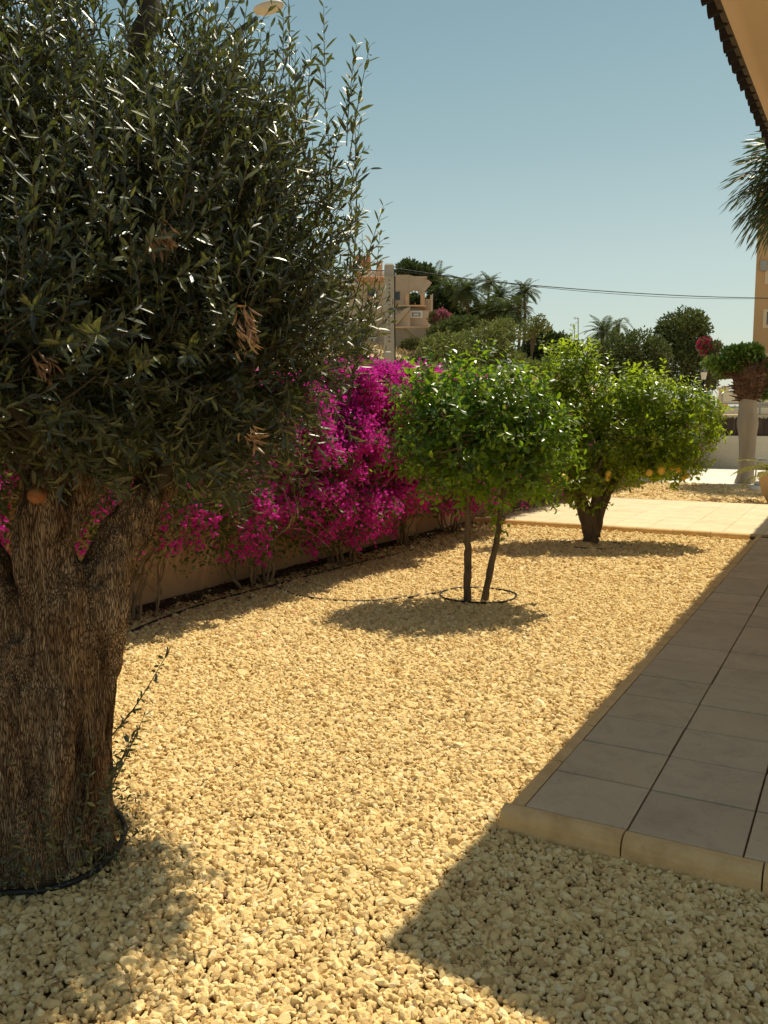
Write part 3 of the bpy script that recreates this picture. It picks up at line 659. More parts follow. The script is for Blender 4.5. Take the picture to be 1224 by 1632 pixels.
# ---------------------------------------------------------------- citrus trees
def citrus(name, label, base, stems, lobes, nshoot, lsize, mat, fruits, tall=0, upright=(), branchr=.02, basal=0):
    t = thing(name, label, 'tree', (base[0], base[1], 0))
    mb = MB(); tips = []
    for pts, r0, r1 in stems:
        P = spline(pts, 7); P[1:-1] += rng.normal(0, .0025, (len(P)-2, 3)); R_ = np.linspace(r0, r1, len(P))*(1+rng.normal(0, .05, len(P))); R_[0] *= 1.15
        mb.tube(P, R_, 10); tips.append(P[len(P)//2:])
    AP = np.concatenate(tips)
    mb.build('trunk', M['bark'], t, True)
    wts = np.array([l[3]*l[4]*l[5] for l in lobes]); wts = wts**.75; wts /= wts.sum()
    li = rng.choice(len(lobes), nshoot, p=wts); u = rdir(nshoot); rho = rng.uniform(.0, 1, nshoot)**.33
    Lb = np.array([l[:6] for l in lobes])[li]
    C_ = Lb[:, :1]*Rv+Lb[:, 1:2]*Fh; C_[:, 2] = Lb[:, 2]
    U = (u[:, :1]*Lb[:, 3:4])*Rv+(u[:, 1:2]*Lb[:, 4:5])*Fh; U[:, 2] = u[:, 2]*Lb[:, 5]
    lump = np.array([mnoise.noise(Vector(v*2.2)+Vector((li_*3.1, 0, 0))) for v, li_ in zip(u, li)])
    P0 = C_+U*(rho*(1+.16*lump))[:, None]
    D0 = unit(unit(U)*1.0+np.array([0, 0, .45])+rng.normal(0, .4, (nshoot, 3)))
    Ls = rng.uniform(.07, .16, nshoot)
    ex = rng.random(nshoot) < .07; Ls[ex] *= 1.9; P0[ex] = C_[ex]+U[ex]*(1+.16*lump[ex])[:, None]*1.02
    if len(upright):
        P0 = np.concatenate([P0, [a for a, b, c in upright]]); D0 = np.concatenate([D0, [unit(b) for a, b, c in upright]]); Ls = np.concatenate([Ls, [c for a, b, c in upright]])
    tw = MB(); LP = []; LD = []; LN = []; LL = []
    for i in range(len(P0)):
        L_ = Ls[i]; n_ = max(4, int(L_/.021)); s_ = np.linspace(.05, 1, n_)
        P = P0[i]+np.outer(s_*L_, D0[i]); tw.tube(P[[0, -1]], [.003, .0015], 3, False)
        ref = unit(np.cross(D0[i], rdir(1)[0])); ref2 = np.cross(D0[i], ref); aa = rng.uniform(0, 6)+np.arange(n_)*2.4
        side = np.cos(aa)[:, None]*ref+np.sin(aa)[:, None]*ref2
        D_ = unit(side*1.0+D0[i]*rng.uniform(.15, .9, n_)[:, None]+[0, 0, -.12]); LP.append(P); LD.append(D_)
        LN.append(unit(D0[i]+np.array([0, 0, .5])+rng.normal(0, .2, (n_, 3)))); LL.append(lsize*rng.uniform(.65, 1.2, n_)*(1-.3*s_**2))
    for i in rng.choice(len(P0), min(160, len(P0)), replace=False):
        p = P0[i]; a = AP[np.argmin(np.linalg.norm(AP-p, axis=1))]; tw.tube(spline([a, (a+p)/2+rng.normal(0, .03, 3), p], 4), np.linspace(.009, .004, 9), 4, False)
    tw.build('twigs', M['bark'], t)
    LP = np.concatenate(LP); LD = np.concatenate(LD); LN = np.concatenate(LN); LL = np.concatenate(LL)
    V, F = leaves(LP, LD, LN, LL, LL*rng.uniform(.42, .55, len(LL)), .35, .10, .72); mk('crown', V, F, mat, t); print(name, len(LP))
    for (p, r_, mt) in fruits:
        A = np.linspace(0, PI, 12); prof = [(r_*math.sin(a)+.0001, -r_*1.08*math.cos(a)) for a in A]
        prof[-1] = (.0001, prof[-1][1]+r_*.06); prof[0] = (.0001, prof[0][1]-r_*.03)
        f = MB(); f.lathe(prof, p, 16); f.build('fruit', M[mt], t, True)
    return t
def Wf(px, py, d): return W(px, py, d)
b1 = gz(745, 960); b1b = gz(770, 958)
d1 = float(b1@Fh)
r1 = lambda px: (px-612)/FPX*d1
rdz = lambda px, py, d: (float(W(px, py, d)@Rv), d, float(W(px, py, d)[2]))
lob1 = [(*rdz(748, 700, d1+.05), .54, .55, .48), (*rdz(690, 698, d1), .36, .42, .40), (*rdz(815, 700, d1), .42, .45, .44), (*rdz(760, 640, d1), .46, .5, .36), (*rdz(855, 740, d1), .30, .35, .28), (*rdz(860, 700, d1), .28, .3, .30), (*rdz(790, 755, d1), .36, .4, .26), (*rdz(700, 735, d1-.1), .34, .35, .25),
        (*rdz(800, 655, d1+.1), .40, .4, .33), (*rdz(680, 640, d1+.1), .27, .3, .28)]
up1 = [(W(px, py, d1+rng.uniform(-.2, .3)), [rng.normal(0, .25), rng.normal(0, .25), 1], rng.uniform(.14, .26)) for px, py in ((660, 612), (690, 600), (720, 598), (745, 605), (775, 600), (800, 612), (840, 625), (865, 640), (650, 640), (880, 680), (640, 680))]
up1 += [(W(px, py, d1-.1), Rv*1.0+np.array([0, 0, l]), .2) for px, py, l in ((890, 700, .1), (895, 730, -.2), (880, 760, -.6), (860, 785, -1), (890, 745, .2), (640, 700, -3), (638, 730, -3))]
citrus('orange_tree', 'young dark green orange tree on two slim stems in the middle of the gravel', b1,
       [([b1-[0, 0, .05], b1+[0, 0, .4], W(745, 850, d1), W(747, 790, d1), W(760, 720, d1+.05), W(770, 640, d1)], .036, .014),
        ([b1b-[0, 0, .05], W(782, 905, d1+.02), W(792, 860, d1+.02), W(800, 800, d1), W(815, 740, d1), W(840, 690, d1)], .033, .014),
        ([W(748, 790, d1), W(720, 740, d1), W(690, 690, d1+.1)], .02, .008), ([W(748, 800, d1), W(755, 720, d1+.3), W(750, 660, d1+.4)], .02, .008), ([W(748, 800, d1), W(735, 740, d1-.3), W(725, 680, d1-.35)], .02, .008)],
       lob1, 1750, .086, M['orange_leaf'], [(W(898, 762, d1+.3), .038, 'lemon')], upright=up1+[(W(790, 850, d1), [.4, 0, .2], .12), (W(800, 835, d1), [-.3, -.5, .2], .12), (W(785, 868, d1), [.6, .2, .3], .10)])
b2 = gz(940, 866); d2 = float(b2@Fh)
lob2 = [(*rdz(925, 640, d2+.1), .48, .55, .48), (*rdz(880, 680, d2), .42, .45, .42), (*rdz(955, 700, d2), .50, .55, .50), (*rdz(1020, 670, d2), .52, .55, .48), (*rdz(1080, 680, d2), .45, .5, .46), (*rdz(1060, 725, d2), .40, .45, .28),
        (*rdz(905, 735, d2), .42, .4, .36), (*rdz(900, 590, d2+.1), .26, .3, .34), (*rdz(1105, 655, d2), .26, .3, .24), (*rdz(990, 640, d2+.1), .36, .4, .26), (*rdz(940, 800, d2-.05), .28, .25, .12), (*rdz(935, 755, d2-.1), .42, .4, .26), (*rdz(880, 620, d2+.1), .35, .35, .35), (*rdz(1035, 635, d2), .40, .4, .28), (*rdz(1075, 745, d2), .30, .35, .16), (*rdz(1010, 755, d2), .30, .3, .14), (*rdz(1128, 665, d2), .14, .2, .16), (*rdz(925, 590, d2+.1), .18, .2, .3), (*rdz(1000, 735, d2+.1), .36, .35, .25)]
up2 = [(W(px, py, d2+rng.uniform(-.2, .3)), [rng.normal(0, .18), rng.normal(0, .18), 1], l) for px, py, l in ((905, 575, .3), (890, 590, .3), (925, 570, .28), (948, 580, .35), (953, 590, .35), (965, 600, .3), (1000, 620, .25), (1030, 615, .22), (1061, 610, .33), (1058, 620, .25), (1095, 640, .2), (870, 620, .25), (915, 600, .35), (940, 610, .3), (1120, 640, .2), (1010, 640, .25))]
up2 += [(W(1125, 655, d2), Rv+[0, 0, .1], .34), (W(1125, 700, d2), Rv+[0, 0, -.2], .15), (W(1120, 730, d2-.1), Rv+[0, 0, -.5], .15)]
fr2 = [(W(px, py, d2+dd_), r_, m_) for px, py, dd_, r_, m_ in ((1035, 753, -.35, .042, 'lemon'), (1054, 750, -.4, .047, 'lemon'), (1072, 745, -.2, .036, 'lemon'), (1090, 760, -.2, .040, 'lemon'), (1081, 748, -.25, .038, 'lemon'), (1095, 757, -.1, .036, 'lemon'), (900, 762, -.45, .046, 'lemon'), (970, 755, -.4, .04, 'lemon'), (968, 762, -.35, .038, 'lemon'), (945, 772, -.3, .03, 'lemon'), (1131, 690, -.1, .036, 'greenfruit'), (1135, 696, -.1, .036, 'greenfruit'), (1127, 693, 0, .036, 'greenfruit'))]
B2 = np.array(b2)
citrus('lemon_tree', 'broad light green lemon tree with yellow fruit near the cream walkway', b2,
       [([B2-[0, 0, .05], B2+[0, 0, .12], W(930, 805, d2), W(915, 765, d2), W(895, 700, d2), W(890, 640, d2)], .105, .02),
        ([B2-[0, 0, .05]+Rv*.03, B2+[0, 0, .15]+Rv*.03, W(950, 800, d2), W(958, 755, d2), W(950, 680, d2+.1), W(930, 600, d2+.1)], .10, .02),
        ([B2+[0, 0, .1]+Rv*.05, W(960, 805, d2), W(985, 760, d2), W(1020, 720, d2), W(1070, 680, d2)], .075, .02),
        ([B2+[0, 0, .15]-Rv*.03, W(925, 800, d2), W(945, 760, d2-.3), W(980, 700, d2-.3)], .06, .015), ([W(950, 790, d2), W(990, 740, d2+.35), W(1040, 690, d2+.3)], .04, .015)],
       lob2, 2700, .096, M['lemon_leaf'], fr2, upright=up2)

# ---------------------------------------------------------------- bougainvillea
def bougainvillea(label, y0, yspan, ztop, zbot, nflow, nleaf, bulge=.55, dens=1.0, name='bougainvillea', left=1.0, low=.0, topw=1.0):
    x0 = XW+.28
    t = thing(name, label, 'bougainvillea', (x0, y0, 0), 'bougainvillea bushes along the garden wall')
    st = MB(); anchors = []
    ns = 9
    for k in range(ns):
        a = rng.uniform(-1, 1); p0 = np.array([x0+rng.uniform(-.12, .12), y0+a*.20, -.05])
        yt = y0+rng.uniform(-1, 1)*yspan*.5; zt = rng.uniform(.5, .95)*ztop; xt = XW+rng.uniform(.15, bulge)
        P = spline([p0, p0+[rng.normal(0, .05), (yt-y0)*.25, zt*.3], [xt+rng.normal(0, .08), y0+(yt-y0)*.6, zt*.65], [xt, yt, zt]], 6)
        P[2:-1] += rng.normal(0, .012, (len(P)-3, 3)); st.tube(P, np.linspace(rng.uniform(.009, .020), .004, len(P)), 6); anchors.append(P[5:])
    for k in range(46):
        A = anchors[rng.integers(ns)]; p0 = A[rng.integers(len(A))]; d_ = unit([rng.uniform(-.3, .9), rng.normal(0, .9), rng.uniform(-.5, .8)]); L_ = rng.uniform(.25, .6)
        P = spline([p0, p0+d_*L_*.5+[0, 0, .04], p0+d_*L_+[0, 0, -.10*L_]], 5); P[:, 0] = np.maximum(P[:, 0], XW+.01); st.tube(P, np.linspace(.005, .0015, len(P)), 4, False)
    st.build('stems', M['stem'], t, True)
    def samp(n, surf):
        y = y0+rng.uniform(-.5, .5, n)*yspan*1.12; q = rng.random(n)
        z = zbot+(ztop-zbot)*(q**((1-left*.35)*topw))
        h = (z-zbot)/(ztop-zbot)
        prof = bulge*(.55+.45*np.sin(np.clip(h, 0, 1)*PI*.8+.3))
        lump = np.array([mnoise.noise(Vector((0, a*2.3, b*2.3)))+.6*mnoise.noise(Vector((4, a*6, b*6))) for a, b in zip(y, z)])
        x = XW+prof*(1+.45*lump)*(1-surf*rng.random(n)**1.3)+.02
        z += .12*lump*(h > .8)
        return np.stack([x, y, z], 1), lump, h
    # flowers in clusters
    nc = nflow//12; C_, lump, h = samp(nc*2, .35)
    keep = rng.random(len(C_)) < np.clip(.35+.8*h+.8*lump, .04+low, 1)*dens
    C_ = C_[keep][:nc]; n = len(C_)*12
    P = np.repeat(C_, 12, 0)+rng.normal(0, .038, (n, 3)); P[:, 0] = np.maximum(P[:, 0], XW+.02)
    axis = unit(np.array([.7, -.1, .5])+rng.normal(0, .6, (n, 3))); ref = unit(np.cross(axis, rdir(n)))
    Vs = []; Fs = []; off = 0
    for k in range(3):
        a = k*2*PI/3; side = np.cos(a)*ref+np.sin(a)*np.cross(axis, ref)
        L_ = rng.uniform(.022, .034, n)
        V, F = quads(P, unit(side+axis*.8), axis-side*.5, L_, L_*.8); Vs.append(V); Fs.append(F+off); off += len(V)
    mk('blossom', np.concatenate(Vs), np.concatenate(Fs), M['bract'], t)
    nleaf = int(nleaf*1.35); P, lump, h = samp(nleaf, .98); L_ = rng.uniform(.03, .055, nleaf)
    V, F = quads(P, unit(np.array([.5, 0, -.1])+rng.normal(0, .8, (nleaf, 3))), rdir(nleaf)+np.array([.5, 0, .8]), L_, L_*.6)
    mk('foliage', V, F, M['boug_leaf'], t)
    return t
bougainvillea('bougainvillea at the far left, magenta specks seen through gaps left of the olive trunk', 3.2, 1.7, 2.05, .30, 3500, 6000, .60, .8, left=.3, low=.2, topw=.7)
bougainvillea('thin bougainvillea with bare arching stems and few magenta blooms beside the olive trunk', 4.9, 1.7, 2.0, .30, 5200, 12000, .86, .75, left=1, low=.3, topw=.62)
bougainvillea('bougainvillea half hidden behind the olive crown, magenta above a bare stem', 6.5, 1.8, 2.05, .22, 9500, 14000, .88, .9, low=.3, topw=.8)
bougainvillea('brightest magenta bougainvillea between the olive crown and the orange tree', 8.05, 1.7, 2.16, .22, 20000, 17000, .90, 1.0, low=.25)
bougainvillea('dense magenta bougainvillea with pale bare stems left of the orange tree stems', 9.5, 1.6, 2.16, .40, 17000, 16000, .88, 1.0, low=.2)
bougainvillea('bougainvillea mostly behind the orange tree crown, magenta showing low between the stems', 11.0, 1.7, 2.1, .30, 13000, 14000, .85, 1.0, low=.3)
for y, lab, nf, zt, b_ in ((14.2, 'bougainvillea growing beside the walkway, seen between the two citrus trees', 4200, 1.95, .6), (17.4, 'bougainvillea with low magenta blooms seen under the right half of the lemon tree', 4200, 1.9, .6),
                   (20.6, 'dark bougainvillea hedge part behind the lemons at the right of the lemon tree', 1400, 1.9, .7), (24.2, 'dark green bougainvillea near the far end of the garden wall', 700, 2.0, .8), (27.9, 'last dark green bougainvillea where the garden wall meets the cream wall', 500, 2.0, .95)):
    bougainvillea(lab, y, 3.5, zt, .05, nf, 15000, b_, 1.0, low=.3)

# ---------------------------------------------------------------- far foliage
def blob_tree(name, label, cat, c, lobes, n, mat, size=.35, trunk=True, group=None, ground=None, flowers=None):
    """lobes: (dx, dd, dz, rx, rd, rz) in the camera-aligned ground frame round c"""
    c = np.asarray(c, float); g0 = float(hill_z(c)) if ground is None else ground
    t = thing(name, label, cat, (c[0], c[1], g0), group)
    w_ = np.array([(l[3]*l[4]*l[5])**.66 for l in lobes]); w_ /= w_.sum(); li = rng.choice(len(lobes), n, p=w_); u = rdir(n)
    Lb = np.array(lobes, float)[li]
    lump = np.array([mnoise.noise(Vector(a*2.0)+Vector((b*2.7, 0, 0)))+.5*mnoise.noise(Vector(a*5)+Vector((b, 5, 0))) for a, b in zip(u, li)])
    rho = rng.random(n)**.28*(1+.35*lump)
    X = c+((Lb[:, 0]+u[:, 0]*Lb[:, 3]*rho)[:, None]*Rv+(Lb[:, 1]+u[:, 1]*Lb[:, 4]*rho)[:, None]*Fh)
    X[:, 2] = c[2]+Lb[:, 2]+u[:, 2]*Lb[:, 5]*rho
    Uw = u[:, :1]*Rv+u[:, 1:2]*Fh; Uw[:, 2] = u[:, 2]
    L_ = size*rng.uniform(.5, 1.2, n)
    V, F = quads(X, unit(Uw+rng.normal(0, .7, (n, 3))+[0, 0, .2]), rdir(n)+Uw, L_, L_*.5); mk('crown', V, F, mat, t)
    tr = MB(); top = np.array([c[0], c[1], c[2]])
    tr.tube(spline([[c[0], c[1], g0-.3], [(c[0])+.05, c[1], (g0+c[2])/2], top], 4), np.linspace(max(.05, lobes[0][3]*.09), .04, 9), 7)
    for l in lobes[:5]:
        e = c+l[0]*Rv+l[1]*Fh+np.array([0, 0, l[2]]); tr.tube(spline([[c[0], c[1], g0+(c[2]-g0)*.4], (top+e)/2, e], 3), np.linspace(.08, .03, 7), 5, False)
    tr.build('trunk', M['bark'], t)
    if flowers:
        m_, nf, sub = flowers; k = rng.choice(np.nonzero(np.isin(li, sub))[0], nf); L2 = size*rng.uniform(.5, .9, nf)
        V, F = quads(X[k]+Uw[k]*.1, rdir(nf)+Uw[k], rdir(nf), L2, L2*.8); mk('blossom', V, F, m_, t)
    return t
def blob_px(name, label, cat, d, ells, n, mat, size=.35, group=None, flowers=None, ground=None):
    """ellipses measured in photo pixels (px,py,rx,ry) at depth d"""
    k = d/FPX; p0 = ells[0]; c = W(p0[0], p0[1], d)
    lobes = [((e[0]-p0[0])*k, rng.uniform(-.3, .3)*e[2]*k, -(e[1]-p0[1])*k, e[2]*k, e[2]*k*.9, e[3]*k) for e in ells]
    return blob_tree(name, label, cat, c, lobes, n, mat, size, group=group, flowers=flowers, ground=ground)
GT = 'trees and shrubs on the hillside'
blob_px('shrub', 'rounded olive green shrub on the hillside below the villa, right of its stair', 'shrub', 66, [(712, 560, 38, 28), (690, 555, 22, 18), (735, 572, 28, 18)], 5200, M['pinelight'], .32, GT)
blob_px('shrub', 'broad grey green shrub in the middle of the hillside under the palms', 'shrub', 68, [(775, 548, 42, 30), (800, 530, 26, 20), (755, 575, 36, 22), (810, 575, 30, 20)], 7000, M['pinelight'], .32, GT)
blob_px('shrub', 'small dark shrub under the pink flowers beside the villa', 'shrub', 76, [(725, 522, 26, 14), (700, 530, 16, 10), (745, 515, 18, 10)], 3600, M['pine'], .34, GT)
blob_px('shrub', 'low dull green shrub at the right foot of the hillside, above the white ball pillar', 'shrub', 60, [(850, 590, 36, 14), (820, 600, 26, 10), (880, 596, 22, 10)], 4000, M['pinelight'], .28, GT)
blob_px('tree', 'dark bushy tree on the hillside right of the tall single palm', 'tree', 78, [(860, 550, 24, 28), (885, 552, 24, 20), (845, 570, 26, 20), (905, 556, 16, 13), (920, 560, 10, 10)], 7000, M['darkgreen'], .36, GT)
blob_px('tree', 'feathery pale green sapling beside the foot of the tall single palm', 'tree', 76, [(848, 520, 14, 14), (860, 512, 8, 10), (868, 520, 8, 8), (842, 530, 14, 10)], 900, M['pinelight'], .30, GT)
blob_px('tree', 'dark green tree rising just behind the villa roof', 'tree', 98, [(650, 432, 18, 15), (672, 440, 18, 17), (640, 440, 12, 12), (685, 450, 14, 12)], 5200, M['darkgreen'], .42, GT)
blob_px('tree', 'tall dark tree mass between the villa and the palms', 'tree', 92, [(708, 490, 20, 22), (695, 475, 12, 14), (720, 505, 18, 14), (700, 505, 16, 16)], 5000, M['darkgreen'], .42, GT)
blob_px('tree', 'dark tree under the cluster of palms in the hillside centre', 'tree', 90, [(765, 502, 24, 14), (750, 508, 18, 12), (785, 508, 22, 12), (810, 510, 20, 12)], 5000, M['darkgreen'], .42, GT)
blob_px('shrub', 'green shrub seen through the loggia arch of the villa', 'shrub', 95, [(660, 482, 14, 12)], 1500, M['darkgreen'], .4, GT)
blob_px('pine_tree', 'wide grey green pine left of the tallest pine, behind the lemon tree', 'tree', 56, [(985, 570, 42, 38), (1015, 560, 34, 32), (960, 580, 30, 32), (1005, 600, 45, 26), (1040, 570, 26, 30), (1030, 600, 30, 20)], 12000, M['pine'], .26, 'pines at the right of the view', ground=1.6)
blob_px('pine_tree', 'tallest dark pine with rounded top standing near the apartment block', 'tree', 58, [(1090, 520, 36, 26), (1070, 540, 30, 28), (1105, 545, 30, 30), (1085, 580, 46, 36), (1110, 520, 20, 18), (1120, 595, 30, 30), (1060, 525, 12, 12)], 14000, M['pine'], .26, 'pines at the right of the view', ground=1.6)
blob_px('flowering_tree', 'small grey leaved tree with crimson blossom right of the tallest pine', 'tree', 50, [(1126, 552, 9, 10), (1138, 556, 10, 12), (1121, 547, 6, 6), (1133, 575, 10, 16), (1135, 605, 10, 14), (1143, 552, 6, 8)], 3000, M['shrub'], .17, None, (M['redbract'], 420, [0, 2]), ground=1.6)
blob_px('flowering_shrub', 'pink flowering shrub beside the red pot at the villa corner', 'shrub', 80, [(703, 505, 13, 10), (693, 508, 9, 12), (712, 508, 8, 7)], 2200, M['shrub'], .25, GT, (farleaf('pink bract', [(.55, .12, .2), (.6, .18, .28)], (.6, .2, .3)), 1300, [0, 2]))
for i, (px, py, rx, ry, d, lab, m_) in enumerate(((640, 588, 26, 12, 52, 'yellowish scrub bush behind the pole on the dry slope', 'shrub'), (668, 578, 20, 10, 56, 'dry bush on the tan slope just right of the utility pole', 'shrub'), (590, 585, 24, 12, 50, 'dry scrub bush left of the utility pole foot', 'shrub'),
                                         (655, 548, 16, 7, 74, 'straw coloured tuft under the villa stair', 'shrub'), (575, 560, 16, 8, 70, 'dry brown bush under the villa left wall', 'shrub'), (655, 600, 26, 10, 44, 'green yellow bush low on the slope behind the bougainvillea top', 'pinelight'),
                                         (905, 600, 26, 14, 56, 'dull shrub behind the tip of the lemon tree', 'pine'), (770, 600, 30, 14, 55, 'grey green bush above the orange tree crown', 'pinelight'), (700, 595, 34, 12, 52, 'long low bush on the slope above the orange tree left side', 'pinelight'))):
    blob_px('shrub', lab, 'shrub', d, [(px, py, rx, ry), (px+rx*.5, py+2, rx*.6, ry*.7), (px-rx*.6, py+3, rx*.5, ry*.7)], 1800, M[m_], .24, GT)
# dry grass on the slope
n = 9000; rr_ = rng.uniform(-.32, .20, n); d_ = rng.uniform(44, 84, n); P = (rr_*d_)[:, None]*Rv+d_[:, None]*Fh
P[:, 2] = hill_z(P)+.05+np.array([mnoise.noise(Vector((v[0]*.13, v[1]*.13, 0)))*1.0+mnoise.noise(Vector((v[0]*.5, v[1]*.5, 3)))*.35 for v in P])*np.clip((np.hypot(P[:, 0], P[:, 1])-42)/20, 0, 1)
V, F = quads(P, np.array([0, 0, 1.])+rng.normal(0, .5, (n, 3)), rdir(n), rng.uniform(.2, .5, n), rng.uniform(.1, .25, n))
tag(mk('dry_grass', V, F, farleaf('dry grass blades', [(.4, .3, .16), (.5, .38, .2), (.3, .24, .12)], (.4, .3, .15))), 'tufts of straw coloured dry grass on the slope', 'grass', kind='stuff')

# ---------------------------------------------------------------- palms
def frond(base, d0, L_, droop, pinna, npin, w_, side=None, fan=False):
    """returns rachis points and pinna faces"""
    up = np.array([0, 0, 1.]); n = 10; P = [np.array(base, float)]; dr = unit(d0)
    for k in range(n): P.append(P[-1]+dr*L_/n); dr = unit(dr+np.array([0, 0, -droop/n]))
    P = np.array(P); T = unit(np.gradient(P, axis=0)); s = np.linspace(.12, 1, npin)
    Q = np.stack([np.interp(s*n, np.arange(n+1), P[:, i]) for i in range(3)], 1); TT = unit(np.stack([np.interp(s*n, np.arange(n+1), T[:, i]) for i in range(3)], 1))
    S = unit(np.cross(TT, up)+1e-6); N_ = np.cross(S, TT); LP = []; LD = []; LN = []; LL = []
    for sg in (1, -1):
        prof = pinna*(.35+.65*np.sin(PI*np.clip(s*.9+.08, 0, 1)))*rng.uniform(.85, 1.1, npin)
        LP.append(Q); LD.append(unit(TT*.75+sg*S+N_*.25-up*.35+rng.normal(0, .08, (npin, 3)))); LN.append(N_); LL.append(prof)
    return P, np.concatenate(LP), np.concatenate(LD), np.concatenate(LN), np.concatenate(LL), w_
def palm(label, top, crownR, nf, ground=None, name='palm_tree', mat='palmleaf', tr=.13, droop=1.35, npin=34, group='palms on the skyline', spread=(-.35, 1.2)):
    top = np.asarray(top, float); g0 = float(hill_z(top))-.3 if ground is None else ground
    t = thing(name, label, 'palm', (top[0], top[1], g0), group)
    tb = MB(); hz = np.linspace(g0, top[2], 12); P = np.stack([top[0]+.1*np.sin(hz*.7), top[1]+0*hz, hz], 1); P[-1] = top
    tb.tube(P, np.linspace(tr*1.2, tr, 12)*(1+.08*(np.arange(12) % 2)), 9); tb.build('trunk', M['palmtrunk'], t)
    ra = MB(); A = [[], [], [], []]
    for k in range(nf):
        a = k*2.4+rng.uniform(-.2, .2); e = spread[0]+(spread[1]-spread[0])*((k+.5)/nf)
        d0 = np.array([math.cos(a)*math.cos(e), math.sin(a)*math.cos(e), math.sin(e)])
        P, q, D, N_, L_, w_ = frond(top, d0, crownR*rng.uniform(.9, 1.1), droop*rng.uniform(.8, 1.2), crownR*.26, npin, 0)
        ra.tube(P, np.linspace(.03, .008, len(P))*max(.4, crownR/2.5), 3, False)
        for x, y in zip(A, (q, D, N_, L_)): x.append(y)
    q, D, N_, L_ = [np.concatenate(x) for x in A]; V, F = quads(q, D, N_, L_, np.maximum(L_*.10, crownR*.026)); 
    cr = mk('crown', V, F, M[mat], t); ra.build('frond_stalks', M[mat], cr).location = (0, 0, 0)
    return t
for px, py, d, R_, nf, lab in ((836, 466, 86, 1.75, 44, 'tall slender palm standing alone at the right of the hilltop palms'), (780, 452, 96, 1.6, 44, 'highest palm of the hilltop cluster with a fluffy round head'),
                           (797, 474, 90, 2.1, 40, 'palm with arching fronds just right of the highest hilltop palm'), (745, 466, 88, 2.5, 44, 'full green palm at the left end of the hilltop palm cluster'),
                           (694, 447, 100, 2.5, 40, 'palm top showing over the dark trees behind the villa'), (720, 468, 94, 2.8, 44, 'dark palm between the villa trees and the full green palm'),
                           (808, 498, 84, 2.5, 44, 'lower palm in the middle of the hillside cluster'), (778, 500, 86, 2.3, 40, 'low palm at the left under the highest hilltop palm'), (828, 490, 90, 1.7, 30, 'ragged palm directly left of the tall slender palm'),
                           (573, 412, 100, .85, 24, 'tiny palm above the left side of the villa roof')):
    palm(lab, W(px, py, d), R_, nf)
palm('grey green date palm behind the pines, leftmost of two', W(962, 530, 66), 1.75, 34, 1.5)
palm('palm with thin drooping fronds behind the pines, right beside the date palm', W(985, 518, 68), 1.5, 12, 1.5, droop=2.6)

# big fan palm at the right edge
def fan_palm():
    top = W(1292, 290, 22.)
    t = thing('fan_palm', 'fan palm with dark drooping fronds entering at the right edge under the eave', 'palm', (top[0], top[1], 0))
    tb = MB(); hz = np.linspace(-.1, top[2], 14); tb.tube(np.stack([top[0]+0*hz, top[1]+0*hz, hz], 1), np.linspace(.24, .19, 14), 12); tb.build('trunk', M['palmtrunk'], t)
    st = MB(); LP = []; LD = []; LN = []; LL = []
    specs = []
    for k in range(46):
        a = k*2.4; e = 1.15-1.85*(k/46.); specs.append((a, e))
    for a, e in specs:
        d0 = np.array([math.cos(a)*math.cos(e), math.sin(a)*math.cos(e), math.sin(e)]); L_ = rng.uniform(.71, 1.08); P = [top]
        dr = d0
        for i in range(5): P.append(P[-1]+dr*L_/5); dr = unit(dr+[0, 0, -.07])
        st.tube(P, .016, 4, False); hub = P[-1]; S = unit(np.cross(dr, [0, 0, 1])); N_ = np.cross(S, dr)
        for b in np.linspace(-1.9, 1.9, 34):
            v = unit(dr*math.cos(b)+S*math.sin(b)+rng.normal(0, .05, 3)); seg = 4; q = hub.copy(); ll = rng.uniform(.95, 1.3)*(.75+.25*math.cos(b*.7))
            pts = [q]
            for i in range(seg): pts.append(pts[-1]+v*ll/seg); v = unit(v+np.array([0, 0, -.24]))
            for i in range(seg):
                LP.append(pts[i]); LD.append(pts[i+1]-pts[i]); LN.append(N_+rng.normal(0, .3, 3)); LL.append(ll/seg*1.35)
    LL = np.array(LL); V, F = quads(np.array(LP), np.array(LD), np.array(LN), LL, .06); mk('crown', V, F, leafmat('fan palm leaf', [(.03, .045, .018), (.05, .07, .025), (.08, .10, .04)], None, (.12, .16, .04), .2, .4, .5), t)
    st.build('frond_stalks', M['palmleaf'], t)
fan_palm()

